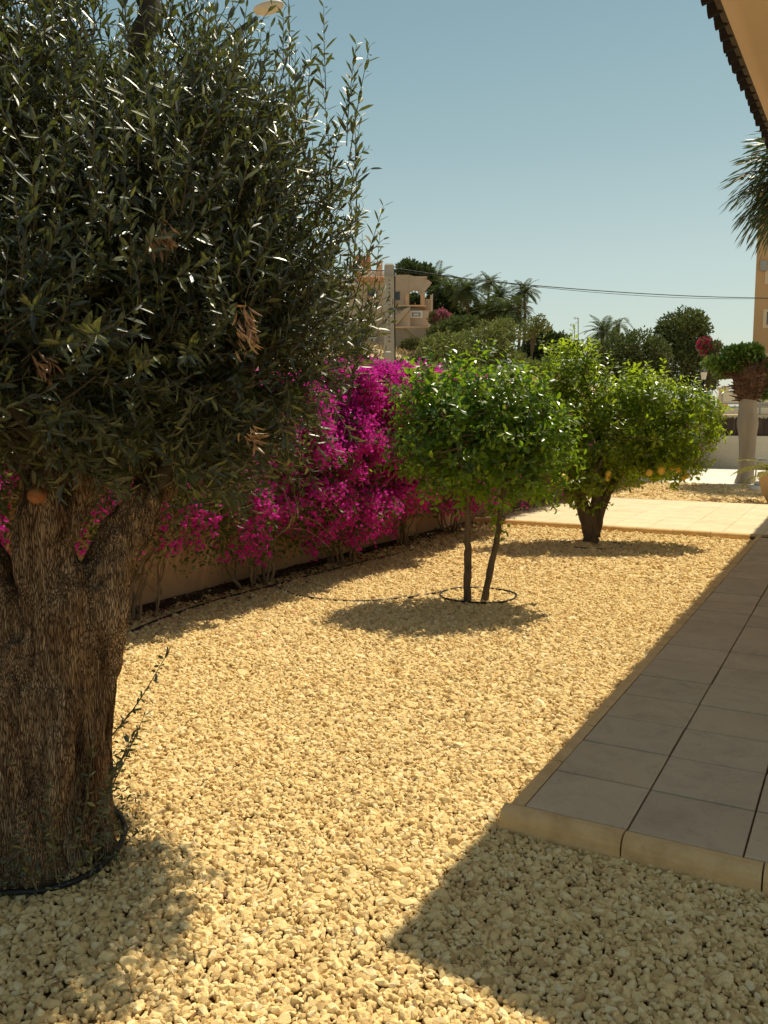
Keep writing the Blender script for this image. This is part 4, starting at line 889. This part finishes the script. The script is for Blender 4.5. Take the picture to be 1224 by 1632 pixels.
# ---------------------------------------------------------------- pruned palm stump with ivy, pot, chair
def stump():
    c = gz(1187, 770); d = float(c@Fh); t = thing('palm_stump', 'thick grey pruned trunk with brown boots and green leafy head near the far paving', 'tree', (c[0], c[1], 0))
    z0 = lambda py: float(W(1187, py, d)[2])
    mb = MB(); zs = np.linspace(-.1, z0(625), 26); r_ = .205+.035*np.exp(-((zs-z0(675))/.18)**2)-.015*np.sin(zs*3)+.05*np.exp(-((zs)/.12)**2)
    V, F = tube(np.stack([c[0]+.02*np.sin(zs*2), c[1]+0*zs, zs], 1), r_, 20); mb.add(V, F); mb.build('trunk', M['coltrunk'], t, True)
    # brown boots head
    hb = MB(); zh = z0(600)
    prof = [(.18, z0(640)), (.27, z0(628)), (.36, z0(612)), (.42, z0(598)), (.38, z0(585)), (.2, z0(575)), (.01, z0(572))]
    hb.lathe(prof, (c[0], c[1], 0), 18)
    for k in range(330):
        a = rng.uniform(0, 2*PI); z = z0(rng.uniform(580, 640)); r0 = np.interp(z, [z0(640), z0(600), z0(580)], [.18, .40, .34]); dv = np.array([math.cos(a), math.sin(a), 0]); p = np.array([c[0], c[1], z])+dv*r0*.9
        e = p+dv*rng.uniform(.06, .28)+[0, 0, rng.uniform(-.05, .18)]; hb.tube([p, (p+e)/2+[0, 0, .02], e], [.03, .022, .008], 4, False)
    for k in range(60):
        p = np.array([c[0], c[1], z0(rng.uniform(590, 602))])-Rv*.3+Fh*rng.uniform(-.2, .2); e = p-Rv*rng.uniform(.3, .55)+[0, 0, rng.uniform(-.05, .08)]; hb.tube([p, e], [.025, .008], 4, False)
    hb.build('frond_bases', M['boot'], t)
    P = []; U = []
    for (px, py, rx, ry, n) in ((1172, 568, 20, 14, 1300), (1200, 562, 14, 10, 700), (1212, 590, 17, 17, 1300), (1138, 578, 16, 7, 400), (1215, 612, 12, 10, 500), (1162, 585, 16, 11, 700), (1190, 590, 16, 14, 300), (1180, 578, 22, 12, 700), (1205, 600, 14, 16, 700), (1150, 590, 12, 9, 400), (1222, 625, 10, 10, 300), (1185, 562, 26, 9, 600)):
        cc = W(px, py, d); u = rdir(n); r0 = rng.random(n)[:, None]**.33; k = d/FPX
        q = cc+(u[:, :1]*rx*k*Rv+u[:, 1:2]*rx*k*Fh+u[:, 2:]*np.array([0, 0, 1])*ry*k)*r0; P.append(q); U.append(u)
    P = np.concatenate(P); U = np.concatenate(U); L_ = rng.uniform(.08, .16, len(P)); V, F = quads(P, U+rng.normal(0, .5, P.shape), rdir(len(P))+[0, 0, .6], L_, L_*.6); mk('crown', V, F, M['ivy'], t)
stump()
def pot():
    c = gz(1238, 804); t = thing('plant_pot', 'cream terracotta bowl pot at the right edge of the far gravel', 'plant pot', (c[0], c[1], 0))
    mb = MB(); mb.lathe([(.001, 0), (.14, 0), (.16, .03), (.24, .16), (.31, .34), (.345, .52), (.36, .56), (.36, .60), (.33, .60), (.32, .52), (.001, .50)], c, 28); mb.build('bowl', mottled('cream pottery', (.55, .38, .22), (.66, .48, .30), 4), t, True)
    e = MB(); e.lathe([(.001, .535), (.325, .53)], c, 24); e.build('soil', M['joint'], t)
    p = thing('cycad', 'yellow green arching palm plant growing in the cream pot', 'plant', (c[0], c[1], .53))
    ra = MB(); A = [[], [], [], []]; top = c+[0, 0, .56]
    for k in range(15):
        a = k*2.4; e_ = rng.uniform(.35, 1.2); d0 = np.array([math.cos(a)*math.cos(e_), math.sin(a)*math.cos(e_), math.sin(e_)])
        P, q, D, N_, L_, w_ = frond(top, d0, .85, 1.4, .16, 34, 0)
        ra.tube(P, np.linspace(.010, .004, len(P)), 4, False)
        for x, y in zip(A, (q, D, N_, L_)): x.append(y)
    for dz, ln in ((.55, .95), (1.0, .9), (.2, .8)):
        P, q, D, N_, L_, w_ = frond(top, unit(-Rv+np.array([0, 0, dz])), ln, 1.2, .16, 36, 0); ra.tube(P, np.linspace(.010, .004, len(P)), 4, False)
        for x, y in zip(A, (q, D, N_, L_)): x.append(y)
    q, D, N_, L_ = [np.concatenate(x) for x in A]; V, F = quads(q, D, N_, L_, L_*.12); mk('fronds', V, F, M['cycad'], p); ra.build('stalks', M['cycad'], p)
    # dry cut fronds on the gravel by the pot
    n = 60; P = c+np.stack([rng.uniform(-1.3, -.3, n), rng.uniform(-.6, .2, n), rng.uniform(.01, .05, n)], 1); mbt = MB()
    for q in P: mbt.tube([q, q+np.array([rng.uniform(-.25, .25), rng.uniform(-.2, .2), rng.uniform(0, .06)])], .005, 3, False)
    tag(mbt.build('dry_twigs', M['boot']), 'dry fallen fronds lying on gravel beside the cream pot', 'twigs', kind='stuff')
pot()
def chair():
    c = gz(1212, 768); t = thing('garden_chair', 'grey metal sun chair on the pale paving behind the thick trunk', 'chair', (c[0], c[1], 0))
    ax = (Rv, Fh)
    def P(u, v, z): return c+Rv*u+Fh*v+[0, 0, z]
    f = MB()
    for v in (-.28, .28):
        f.tube([P(-.28, v, 0), P(-.24, v, .38), P(-.24, v, .42), P(-.20, v, .58)], .018, 8)
        f.tube([P(.30, v, 0), P(.26, v, .40)], .018, 8); f.tube([P(-.26, v, .40), P(.30, v, .34), P(.55, v, .82)], .018, 8); f.tube([P(-.22, v, .58), P(.40, v, .58)], .018, 8)
    f.tube([P(-.26, -.28, .40), P(-.26, .28, .40)], .015, 8); f.tube([P(.55, -.28, .82), P(.55, .28, .82)], .015, 8)
    f.build('frame', M['grey'], t, True)
    s = MB(); s.add([P(-.25, -.27, .41), P(-.25, .27, .41), P(.30, .27, .35), P(.30, -.27, .35), P(-.25, -.27, .40), P(-.25, .27, .40), P(.30, .27, .34), P(.30, -.27, .34)], np.array([[0, 1, 2, 3], [7, 6, 5, 4], [0, 4, 5, 1], [1, 5, 6, 2], [2, 6, 7, 3], [3, 7, 4, 0]])); s.build('seat', M['grey'], t)
    s = MB(); s.add([P(.31, -.27, .36), P(.31, .27, .36), P(.55, .27, .82), P(.55, -.27, .82), P(.32, -.27, .35), P(.32, .27, .35), P(.56, .27, .81), P(.56, -.27, .81)], np.array([[3, 2, 1, 0], [4, 5, 6, 7], [0, 4, 5, 1], [1, 5, 6, 2], [2, 6, 7, 3], [3, 7, 4, 0]])); s.build('backrest', M['grey'], t)
chair()
for k, (px, py) in enumerate(((1206, 783), (1212, 775))):
    c = gz(px, py); mb = MB(); mb.lathe([(.001, 0), (.13, 0), (.16, .05), (.12, .11), (.001, .13)], c, 9); o = mb.build('rock', M['paving_white']); o.data.transform(__import__('mathutils').Matrix.Identity(4))
    tag(o, ('white rock nearest to the cream pot', 'white rock between the thick trunk foot and the pot')[k], 'rock')

# ---------------------------------------------------------------- far wall, reed screen, railing
mb = MB(); mb.box((-5.6, 30.1, -.3), (25, 30.4, 1.06)); fw = mb.build('retaining_wall', M['farwall'])
tag(fw, 'cream block retaining wall at the far end of the paving', 'wall')
jn = MB()
for z in (.27, .54, .80): jn.box((-5.5, 30.094, z), (25, 30.1-.002, z+.012))
x = -5.3
while x < 12:
    for k, z in enumerate((.012, .282, .552, .812)): jn.box((x+(k % 2)*.6, 30.094, z), (x+(k % 2)*.6+.012, 30.098, z+.24))
    x += 1.2
jn.build('joints', M['band'], fw)
mb = MB()
x = -5.4
while x < 14:
    mb.tube([[x, 30.2+rng.uniform(-.01, .01), 1.06], [x+rng.uniform(-.01, .01), 30.2, 1.64+rng.uniform(-.04, .05)]], .017, 5); x += .026
mb.box((-5.5, 30.215, 1.062), (14, 30.225, 1.62))
tag(mb.build('reed_screen', M['reed']), 'dark brown reed screening on top of the cream wall', 'fence')
def railing():
    d0 = W(1187, 660, 38.); Y = 36.5
    t = thing('railing', 'grey steel fence with cream perforated panels beyond the reed screen', 'fence', (-4, Y, 1.62))
    z = lambda py: H+(668-py)*37/FPX+.0
    pts = W(1150, 640, 38); 
    z0, z1, z2, z3, z4 = 1.80, 2.06, 2.22, 2.66, 2.90
    po = MB(); ra = MB(); pa = MB(); x = -5.0; m = NT('perforated panel')
    v = m.n('ShaderNodeTexVoronoi'); m.l(m.coord((1, 1, 1)), v.inputs['Vector']); v.inputs['Scale'].default_value = 11; v.inputs['Randomness'].default_value = 0
    m.done(m.ramp(v.outputs['Distance'], [(.25, (.12, .10, .08)), (.36, (.66, .58, .46))]), .7)
    while x < 14:
        p = MB(); p.box((x, Y-.03, 1.62), (x+.06, Y+.03, z4)); p.build('post', M['grey'], t)
        pa.box((x+.07, Y-.005, z2+.02), (x+1.39, Y+.005, z3-.02)); pa.box((x+.07, Y-.005, z0), (x+1.39, Y+.005, z1-.02)); x += 1.4
    for za, zb_ in ((z1-.02, z1+.04), (z2-.04, z2+.02), (z3-.02, z3+.05), (z4-.05, z4)): ra.box((-5, Y-.034, za), (14, Y-.031, zb_))
    pa.build('panel', m.m, t); ra.build('rail', M['grey'], t)
    g = MB(); g.box((-6, Y-.2, 1.5), (14, Y+.2, 1.76)); tag(g.build('kerb_wall', M['band']), 'low cream plinth wall under the perforated fence', 'wall')
railing()
def boxpx(mb, px0, px1, py0, py1, d, th):
    k = d/FPX; a = ((px0-612)*k, d, H+(668-py1)*k); b = ((px1-612)*k, d+th, H+(668-py0)*k)
    mb.box(a, b, np.array([Rv, Fh, [0, 0, 1]])); return mb
# gate pillar, street lamp, sign near the apartment block
p_ = W(1150, 650, 36); mb = MB(); boxpx(mb, 1145, 1156, 622, 660, 36, .3); boxpx(mb, 1143.5, 1157.5, 618, 622.2, 35.97, .4)
tag(mb.build('gate_pillar', M['band']), 'cream gate pillar just left of the thick trunk', 'pillar')
mb = MB(); boxpx(mb, 1146, 1156, 642, 660, 35.5, .12); tag(mb.build('mailbox', M['terracotta']), 'orange panel standing low against the cream gate pillar', 'box')
def lantern():
    c = W(1121.5, 600, 34); t = thing('street_lantern', 'white lantern street lamp on a dark post in front of the pines', 'street lamp', (c[0], c[1], 1.62))
    m = MB(); zt = c[2]; m.tube([[c[0], c[1], 1.62], [c[0], c[1], zt-.12]], [.05, .035], 10); m.build('post', M['black'], t, True)
    m = MB(); m.lathe([(.08, -.12), (.13, .16), (.001, .17)], (c[0], c[1], zt), 6); m.build('lamp_shade', mottled('frosted glass', (.62, .58, .5), (.72, .68, .6), 3), t)
    m = MB(); m.lathe([(.001, .18), (.17, .175), (.06, .30), (.001, .33)], (c[0], c[1], zt), 12); m.build('cap', M['black'], t)
lantern()
def sign():
    t = thing('blue_sign', 'blue rectangular sign with white border beside the gate pillar', 'sign', tuple(W(1124, 660, 35.)))
    m = MB(); boxpx(m, 1116, 1130, 624, 638, 35., .03); m.build('border', M['white'], t)
    m = MB(); boxpx(m, 1117.2, 1128.8, 625.2, 636.8, 34.98, .012); m.build('panel', M['blue'], t)
    m = MB(); boxpx(m, 1122, 1123.4, 638.2, 662, 35.05, .05); m.build('post', M['grey'], t)
sign()

# ---------------------------------------------------------------- apartment block
def apartment():
    c = W(1197, 600, 61); ang_ = -PSI+math.radians(1)
    X = Rv*math.cos(ang_)+Fh*math.sin(ang_); Yv = -Rv*math.sin(ang_)+Fh*math.cos(ang_); ax = np.array([X, Yv, [0, 0, 1]])
    t = thing('apartment_block', 'tall tan apartment block with cream framed windows at right edge', 'building', (c[0], c[1], 1.6))
    o = np.array([c[0], c[1], 0])
    m = MB(); m.box((0, 0, 1), (22, 12, 17.0), ax, o); m.build('wall', M['apart'], t)
    m = MB(); m.box((-.15, -.15, 17.003), (22.15, 12.15, 17.4), ax, o); m.build('parapet', M['band'], t)
    zz = lambda py: H+(668-py)*61/FPX
    m = MB(); m.box((-.03, -.03, 1.1), (22, 0, zz(612)), ax, o); m.build('plinth', M['band'], t)
    m = MB(); m.box((-.04, -.04, zz(574)), (22, 0, zz(566)), ax, o); m.build('cornice', M['band'], t)
    for r_, py in enumerate((363, 430, 497)):
        for u in (.60, 4.3, 8.0):
            z1, z0 = zz(py+1), zz(py+30)
            f = MB(); w_ = 1.7
            f.box((u, -.05, z0), (u+w_, -.003, z0+.2), ax, o); f.box((u, -.05, z1-.2), (u+w_, -.003, z1), ax, o); f.box((u, -.05, z0+.202), (u+.24, -.003, z1-.202), ax, o); f.box((u+w_-.24, -.05, z0+.202), (u+w_, -.003, z1-.202), ax, o)
            wf = f.build('window', M['band'], t)
            g = MB(); g.box((u+.242, -.02, z0+.202), (u+w_-.242, -.004, z1-.202), ax, o); g.build('pane', M['glass'], wf).location = (0, 0, 0)
            b = MB()
            for k in range(6): b.box((u+.3+k*.26, -.10, z0+.22), (u+.33+k*.26, -.08, z1-.4), ax, o)
            b.box((u+.26, -.12, z0+.22), (u+w_-.26, -.05, z0+.26), ax, o); b.build('grille', M['grey'], wf).location = (0, 0, 0)
    m = MB(); m.box((.3, -.35, zz(440)), (.72, -.003, zz(425)), ax, o, .03); m.build('air_conditioner', M['grey'], t)
apartment()

# ---------------------------------------------------------------- villa on the hill
def villa():
    d = 84.; k = d/FPX; ax = np.array([Rv, Fh, [0, 0, 1]])
    U = lambda px: (px-612)*k; Z = lambda py: H+(668-py)*k
    c = RD(U(625), d, Z(562)); t = thing('villa', 'earth coloured hillside villa with arched loggia, outside stair and tiled roof', 'house', tuple(c))
    def b(m, px0, px1, py0, py1, d0=0, th=6): m.box((U(px0), d+d0, Z(py1)), (U(px1), d+d0+th, Z(py0)), ax); return m
    w_ = MB(); b(w_, 520, 613, 455, 560, 0, 8)
    b(w_, 613.2, 651, 443, 500, .6, .5)        # wall left of the arch
    # arch: piers plus spandrel
    b(w_, 651.2, 652, 470, 500, .6, .5)
    ap = [(U(651.2), Z(450)), (U(652), Z(475))]
    cx, cz, ra = U(660.5), Z(475), 8.6*k
    for a in np.linspace(PI, 0, 13): ap.append((cx+ra*math.cos(a), cz+ra*math.sin(a)*1.05))
    top = [(U(690), Z(475)), (U(690), Z(463)), (U(687), Z(459)), (U(689), Z(455)), (U(684), Z(452)), (U(676), Z(449)), (U(665), Z(447)), (U(651.2), Z(443))]
    arc = ap[1:]
    full = [(U(651.2), Z(443)), (U(651.2), Z(475))]+arc+[(U(676.5), Z(475)), (U(676.5), Z(468)), (U(684), Z(459)), (U(687), Z(455)), (U(682), Z(451)), (U(670), Z(448))]
    w_.prism(full[::-1], d+.6, d+1.1, ax)
    b(w_, 669.4, 676.4, 475.2, 492, .6, .5); b(w_, 651.2, 676, 492, 500, .6, .5)
    b(w_, 613.2, 640, 443, 500, 7, .4); b(w_, 640, 655, 443, 470, 7, .4)     # rear wall, open to the garden behind
    w_.box((U(613.2), d+1.12, Z(447)), (U(680), d+7.4, Z(444)), ax)            # ceiling slab
    b(w_, 613.2, 682, 500.2, 527, -.6, 7); b(w_, 676.6, 684, 480, 500, .6, 5); b(w_, 684.2, 688, 476, 527, -.4, .8)
    w_.build('wall', M['villa'], t)
    a_ = MB()
    for a0 in range(12):
        q0 = PI-a0*PI/12; q1 = PI-(a0+1)*PI/12
        pr_ = [(cx+r_*math.cos(q), cz+r_*math.sin(q)*1.05) for r_, q in ((ra, q0), (ra, q1), (ra+1.6*k, q1), (ra+1.6*k, q0))]; a_.prism(pr_[::-1], d+.5, d+.597, ax)
    
    a_.build('arch', M['villa_arch'], t)
    for q_ in ((645.5, 651, 472, 492, .35, .24), (669.6, 676, 472, 492.4, .35, .24), (671, 673, 478, 492, 3, .5), (662.5, 664.5, 476, 492, 5, .5)):
        a_ = MB(); b(a_, *q_); a_.build('column', M['villa_arch'], t)
    s = MB(); b(s, 628, 677, 492.5, 494.5, -.9, 1.2); s.build('balcony_ledge', M['villa_arch'], t)
    # outside stair and its solid balustrade
    s = MB(); poly = [(U(629), Z(512)), (U(652), Z(494)), (U(652), Z(500.1)), (U(629), Z(527))]; s.prism(poly, d-1.9, d-1.6, ax)
    for i in range(11):
        u0 = U(629+i*2.1); z = Z(511-i*1.6); s.box((u0, d-1.59, Z(527)), (u0+2.1*k, d-.62, z), ax)
    s.build('stair', M['villa'], t)
    s = MB(); b(s, 605, 727, 527.2, 530, -2.2, 8.5); s.build('terrace_slab', M['villa_arch'], t)
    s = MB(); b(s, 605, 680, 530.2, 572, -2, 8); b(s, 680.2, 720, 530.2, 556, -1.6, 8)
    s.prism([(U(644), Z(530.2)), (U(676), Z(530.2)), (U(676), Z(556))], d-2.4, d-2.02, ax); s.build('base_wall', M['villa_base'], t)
    # windows
    for (x0, x1, y0, y1, dd_, arch) in ((586, 599, 466, 478, 0, 0), (629.5, 637, 469, 482, .6, 1), (548, 562, 470, 482, 0, 0)):
        f = MB(); b(f, x0-1, x1+1, y0-1, y1+1, dd_-.08, .076); wf = f.build('window', M['villa_arch'], t)
        g = MB(); b(g, x0, x1, y0, y1, dd_-.12, .037); g.build('pane', M['glass'], wf).location = (0, 0, 0)
    # roof and tiles of left block
    r_ = MB(); b(r_, 520, 615, 452, 454.8, -.6, 9); rf = r_.build('roof', M['villa_arch'], t)
    tl = MB(); u = U(521)
    while u < U(614):
        tl.tube([RD(u, d-.7, Z(451.5)), RD(u, d+3, Z(441))], .17, 7); u += .36
    tl.build('roof_tiles', M['tile'], rf).location = (0, 0, 0)
    s = MB(); s.prism([(U(575), Z(440)), (U(575), Z(435)), (U(600), Z(426)), (U(625), Z(433)), (U(628), Z(443))][::-1], d+4, d+9, ax); s.build('gable', M['white'], t)
    s = MB(); b(s, 600.5, 609.5, 422, 441, 2.5, 1.0); b(s, 600.5, 602.5, 418, 421.9, 2.5, 1.0); b(s, 607.5, 609.5, 416, 421.9, 2.5, 1.0); s.prism([(U(599), Z(419)), (U(609.8), Z(415)), (U(609.8), Z(416)), (U(599), Z(420.2))], d+2.4, d+3.6, ax); s.build('chimney', M['villa_arch'], t)
    s = MB(); b(s, 617, 623, 423, 430, 5, 1.0); s.build('chimney', M['villa_arch'], t)
    # plaque
    s = MB(); b(s, 652, 672, 501, 512, -.75, .12); pq = s.build('plaque', M['white'], t)
    s = MB()
    for (x0, x1, y0, y1) in ((656, 657, 504, 509.5), (667, 668, 504, 509.5), (657.3, 661, 504, 505), (662, 664, 504, 505), (665, 666.7, 504, 505), (658, 660, 508.5, 509.5), (661, 663.5, 508.5, 509.5), (664.3, 666.3, 508.5, 509.5)): b(s, x0, x1, y0, y1, -.80, .045)
    s.build('lettering', M['black'], pq).location = (0, 0, 0)
    # garden wall stub to the right
    t2 = thing('white_house', 'pale house corner glimpsed between dark trees behind the villa', 'house', tuple(RD(U(738), 104, 8)))
    s = MB(); kk = 104/FPX; s.box(((728-612)*kk, 104, 8), ((745-612)*kk, 110, H+(668-478)*kk), ax); s.build('wall', M['white'], t2)
    s = MB(); s.box(((726-612)*kk, 103.8, H+(668-478)*kk+.002), ((747-612)*kk, 110, H+(668-474)*kk), ax); s.build('roof', M['band'], t2)
    t3 = thing('terracotta_house', 'small terracotta rendered house top left of the villa roof', 'house', tuple(RD(-3.3, 98, 9)))
    s = MB(); kk = 98/FPX; s.box(((563-612)*kk, 98, 8), ((591-612)*kk, 103, H+(668-416)*kk), ax); s.build('wall', M['terracotta'], t3)
    s = MB(); s.tube([RD((578-612)*kk, 98.5, H+(668-416)*kk), RD((578-612)*kk, 98.5, H+(668-380)*kk)], .04, 4); s.build('antenna_mast', M['grey'], t3)
    pc = RD(U(696), 81, Z(524)); m = MB(); m.lathe([(.001, -.25), (.35, -.25), (.5, .45), (.55, .5), (.001, .48)], pc, 14); tag(m.build('flower_pot', M['terracotta'], None, True), 'large red flower pot at the villa terrace corner', 'plant pot')
villa()
# pink garden wall with ball topped pillars at the foot of the slope
def lowwall():
    d = 46.; k = d/FPX; ax = np.array([Rv, Fh, [0, 0, 1]]); U = lambda px: (px-612)*k; Z = lambda py: H+(668-py)*k
    t = thing('low_garden_wall', 'low pinkish garden wall with a white ball topped pillar at foot of slope', 'wall', tuple(RD(U(800), d, 0)))
    m = MB(); m.box((U(640), d, -.5), (U(930), d+.25, Z(603)), ax); m.build('wall', M['villa_arch'], t)
    for px in (795, 700, 890):
        m = MB(); m.box((U(px-13), d-.08, -.5), (U(px+13), d+.33, Z(595)), ax); pl = m.build('pillar', M['villa_arch'], t)
        c = RD(U(px), d+.12, Z(593)); m = MB(); m.lathe([(.3, -.04), (.3, 0), (.12, .03), (.14, .10), (.17, .18), (.12, .28), (.001, .32)], c, 14); m.build('finial', M['white'], pl, True).location = (0, 0, 0)
    m = MB(); m.box((U(828), d+6, -.5), (U(866), d+6.3, H+(668-590)*(d+6)/FPX), ax); tag(m.build('garden_wall_stub', M['band']), 'short pale wall above the pinkish garden wall', 'wall')
lowwall()

# ---------------------------------------------------------------- utility pole, wires, lamps, antennas
def utility_pole():
    d = 30.; k = d/FPX; ax = np.array([Rv, Fh, [0, 0, 1]]); U = lambda px: (px-612)*k; Z = lambda py: H+(668-py)*k
    t = thing('utility_pole', 'square concrete utility pole rising behind the bougainvillea', 'utility pole', tuple(RD(U(620), d, 0)))
    m = MB(); w0, w1, zt = .215, .165, Z(431); o = RD(U(620), d, 0)
    V = []
    for z, w_ in ((-.3, w0), (zt, w1)): V += [o+Rv*a*w_+Fh*b*w_*.8+[0, 0, z] for a, b in ((-1, -1), (1, -1), (1, 1), (-1, 1))]
    m.add(np.array(V), np.array([[3, 2, 1, 0], [4, 5, 6, 7], [0, 1, 5, 4], [1, 2, 6, 5], [2, 3, 7, 6], [3, 0, 4, 7]])); m.build('shaft', M['concrete'], t)
    for i in range(16):
        z = Z(455+i*6.2); h = MB(); h.box((U(619.4), d-.21, z), (U(620.8), d-.15, z+.035), ax); h.build('step_hole', M['black'], t)
    s = MB(); s.box((U(620)-.14, d-.15, zt+.002), (U(620)+.14, d+.15, zt+.05), ax); s.build('cap', M['white'], t)
    c = MB(); c.tube([RD(U(628.8), d-.12, Z(437)), RD(U(628.4), d-.13, Z(500)), RD(U(629.2), d-.14, Z(560)), RD(U(629.6), d-.15, Z(600))], .025, 6); c.build('cable', M['black'], t)
    b = MB(); b.box((U(604), d-.22, Z(448)), (U(632), d-.18, Z(447)), ax)
    for px in (607, 614, 630): b.tube([RD(U(px), d-.2, Z(447)), RD(U(px), d-.2, Z(443))], .03, 6)
    b.build('crossarm', M['grey'], t)
    for q in ((438, 436, .030), (441, 438, .018), (450, 451, .012)): pass
    for (ya, yb, r_, sag, lab) in ((440, 474, .021, .32, 'thick twisted power cable crossing the sky from the pole to the right'), (436, 471, .011, .5, 'thin upper wire running beside the thick power cable')):
        a = RD(U(630), d-.2, Z(ya)); e = W(1330, yb, 44); T_ = np.linspace(0, 1, 30)[:, None]; P = a+(e-a)*T_-np.array([0, 0, 1])*(4*sag*T_*(1-T_)); m = MB(); m.tube(P, r_*.85, 6, False)
        m.V[0] = m.V[0]; tag(m.build('power_cable', M['black'], None, True), lab, 'cable')
    a = RD(U(612), d-.2, Z(440)); e = W(-200, 330, 24); T_ = np.linspace(0, 1, 24)[:, None]; P = a+(e-a)*T_-np.array([0, 0, 1])*(4*.3*T_*(1-T_)); m = MB(); m.tube(P, .02, 6, False); tag(m.build('power_cable', M['black'], None, True), 'power cable running left from the pole behind the olive crown', 'cable')
utility_pole()
def street_lamp():
    d = 17.; t0 = W(300, 200, d); t = thing('street_lamp', 'tall street lamp with oval head above the olive crown', 'street lamp', (t0[0], t0[1], 0))
    b = np.array([t0[0], t0[1], 0]); top = W(300, 150, d); m = MB(); m.tube(spline([b, top-[0, 0, .3], W(330, 105, d), W(375, 55, d), W(410, 28, d)], 8), np.linspace(.09, .04, 33), 12); m.build('pole', M['black'], t, True)
    c = W(428, 12, d); ax_ = unit(Rv+np.array([0, 0, .22])); up = unit(np.cross(np.cross(ax_, [0, 0, 1]), ax_)); sd = np.cross(ax_, up)
    V = []; n, m_ = 24, 10
    for j in range(m_+1):
        ph = PI*j/m_
        for i in range(n):
            th = 2*PI*i/n; V.append(c+ax_*.30*math.sin(ph)*math.cos(th)+sd*.2*math.sin(ph)*math.sin(th)+up*(.085 if ph < PI/2 else .10)*math.cos(ph))
    F = np.array([[j*n+i, j*n+(i+1) % n, (j+1)*n+(i+1) % n, (j+1)*n+i] for j in range(m_) for i in range(n)])
    h = MB(); h.add(V, F[:, ::-1]); h.build('lamp_head', mottled('lamp housing', (.5, .47, .4), (.6, .56, .48), 4, .5), t, True)
street_lamp()
for k, (px, y0, y1) in enumerate(((921.5, 507, 552), (915.5, 518, 552))):
    d = 88; p = W(px, y1+25, d); q = W(px, y0, d); m = MB(); m.tube([p, q], .045, 4); m.tube([q-Rv*.45, q+Rv*.1], .03, 4)
    for s_ in (-.4, -.25, -.1): m.tube([q+Rv*s_-[0, 0, .14], q+Rv*s_+[0, 0, .14]], .02, 4)
    tag(m.build('antenna', M['grey']), ('taller of two thin antennas on the skyline left of the pines', 'shorter of two thin antennas on the skyline left of the pines')[k], 'antenna')
p = W(937.5, 600, 50); q = W(937.5, 538, 50); m = MB(); m.tube([[p[0], p[1], 0], q], [.10, .075], 8); tag(m.build('wooden_pole', M['bark']), 'thin dark wooden pole in front of the date palm', 'pole')
# neighbouring house behind the wall at far left
def neighbour():
    c = RD(-9.0, 15.5); ax = np.array([Rv, Fh, [0, 0, 1]]); t = thing('neighbour_house', 'apricot house behind the olive foliage at the left edge', 'house', (c[0], c[1], 0))
    m = MB(); m.box((-12, 16, -.1), (-6.75, 24, 4.5), ax); m.build('wall', M['plaster'], t)
    m = MB(); m.prism([(-12.3, 4.5), (-6.5, 4.503), (-9.3, 5.4)], 15.7, 24.2, ax); m.build('roof', M['tile'], t)
neighbour()
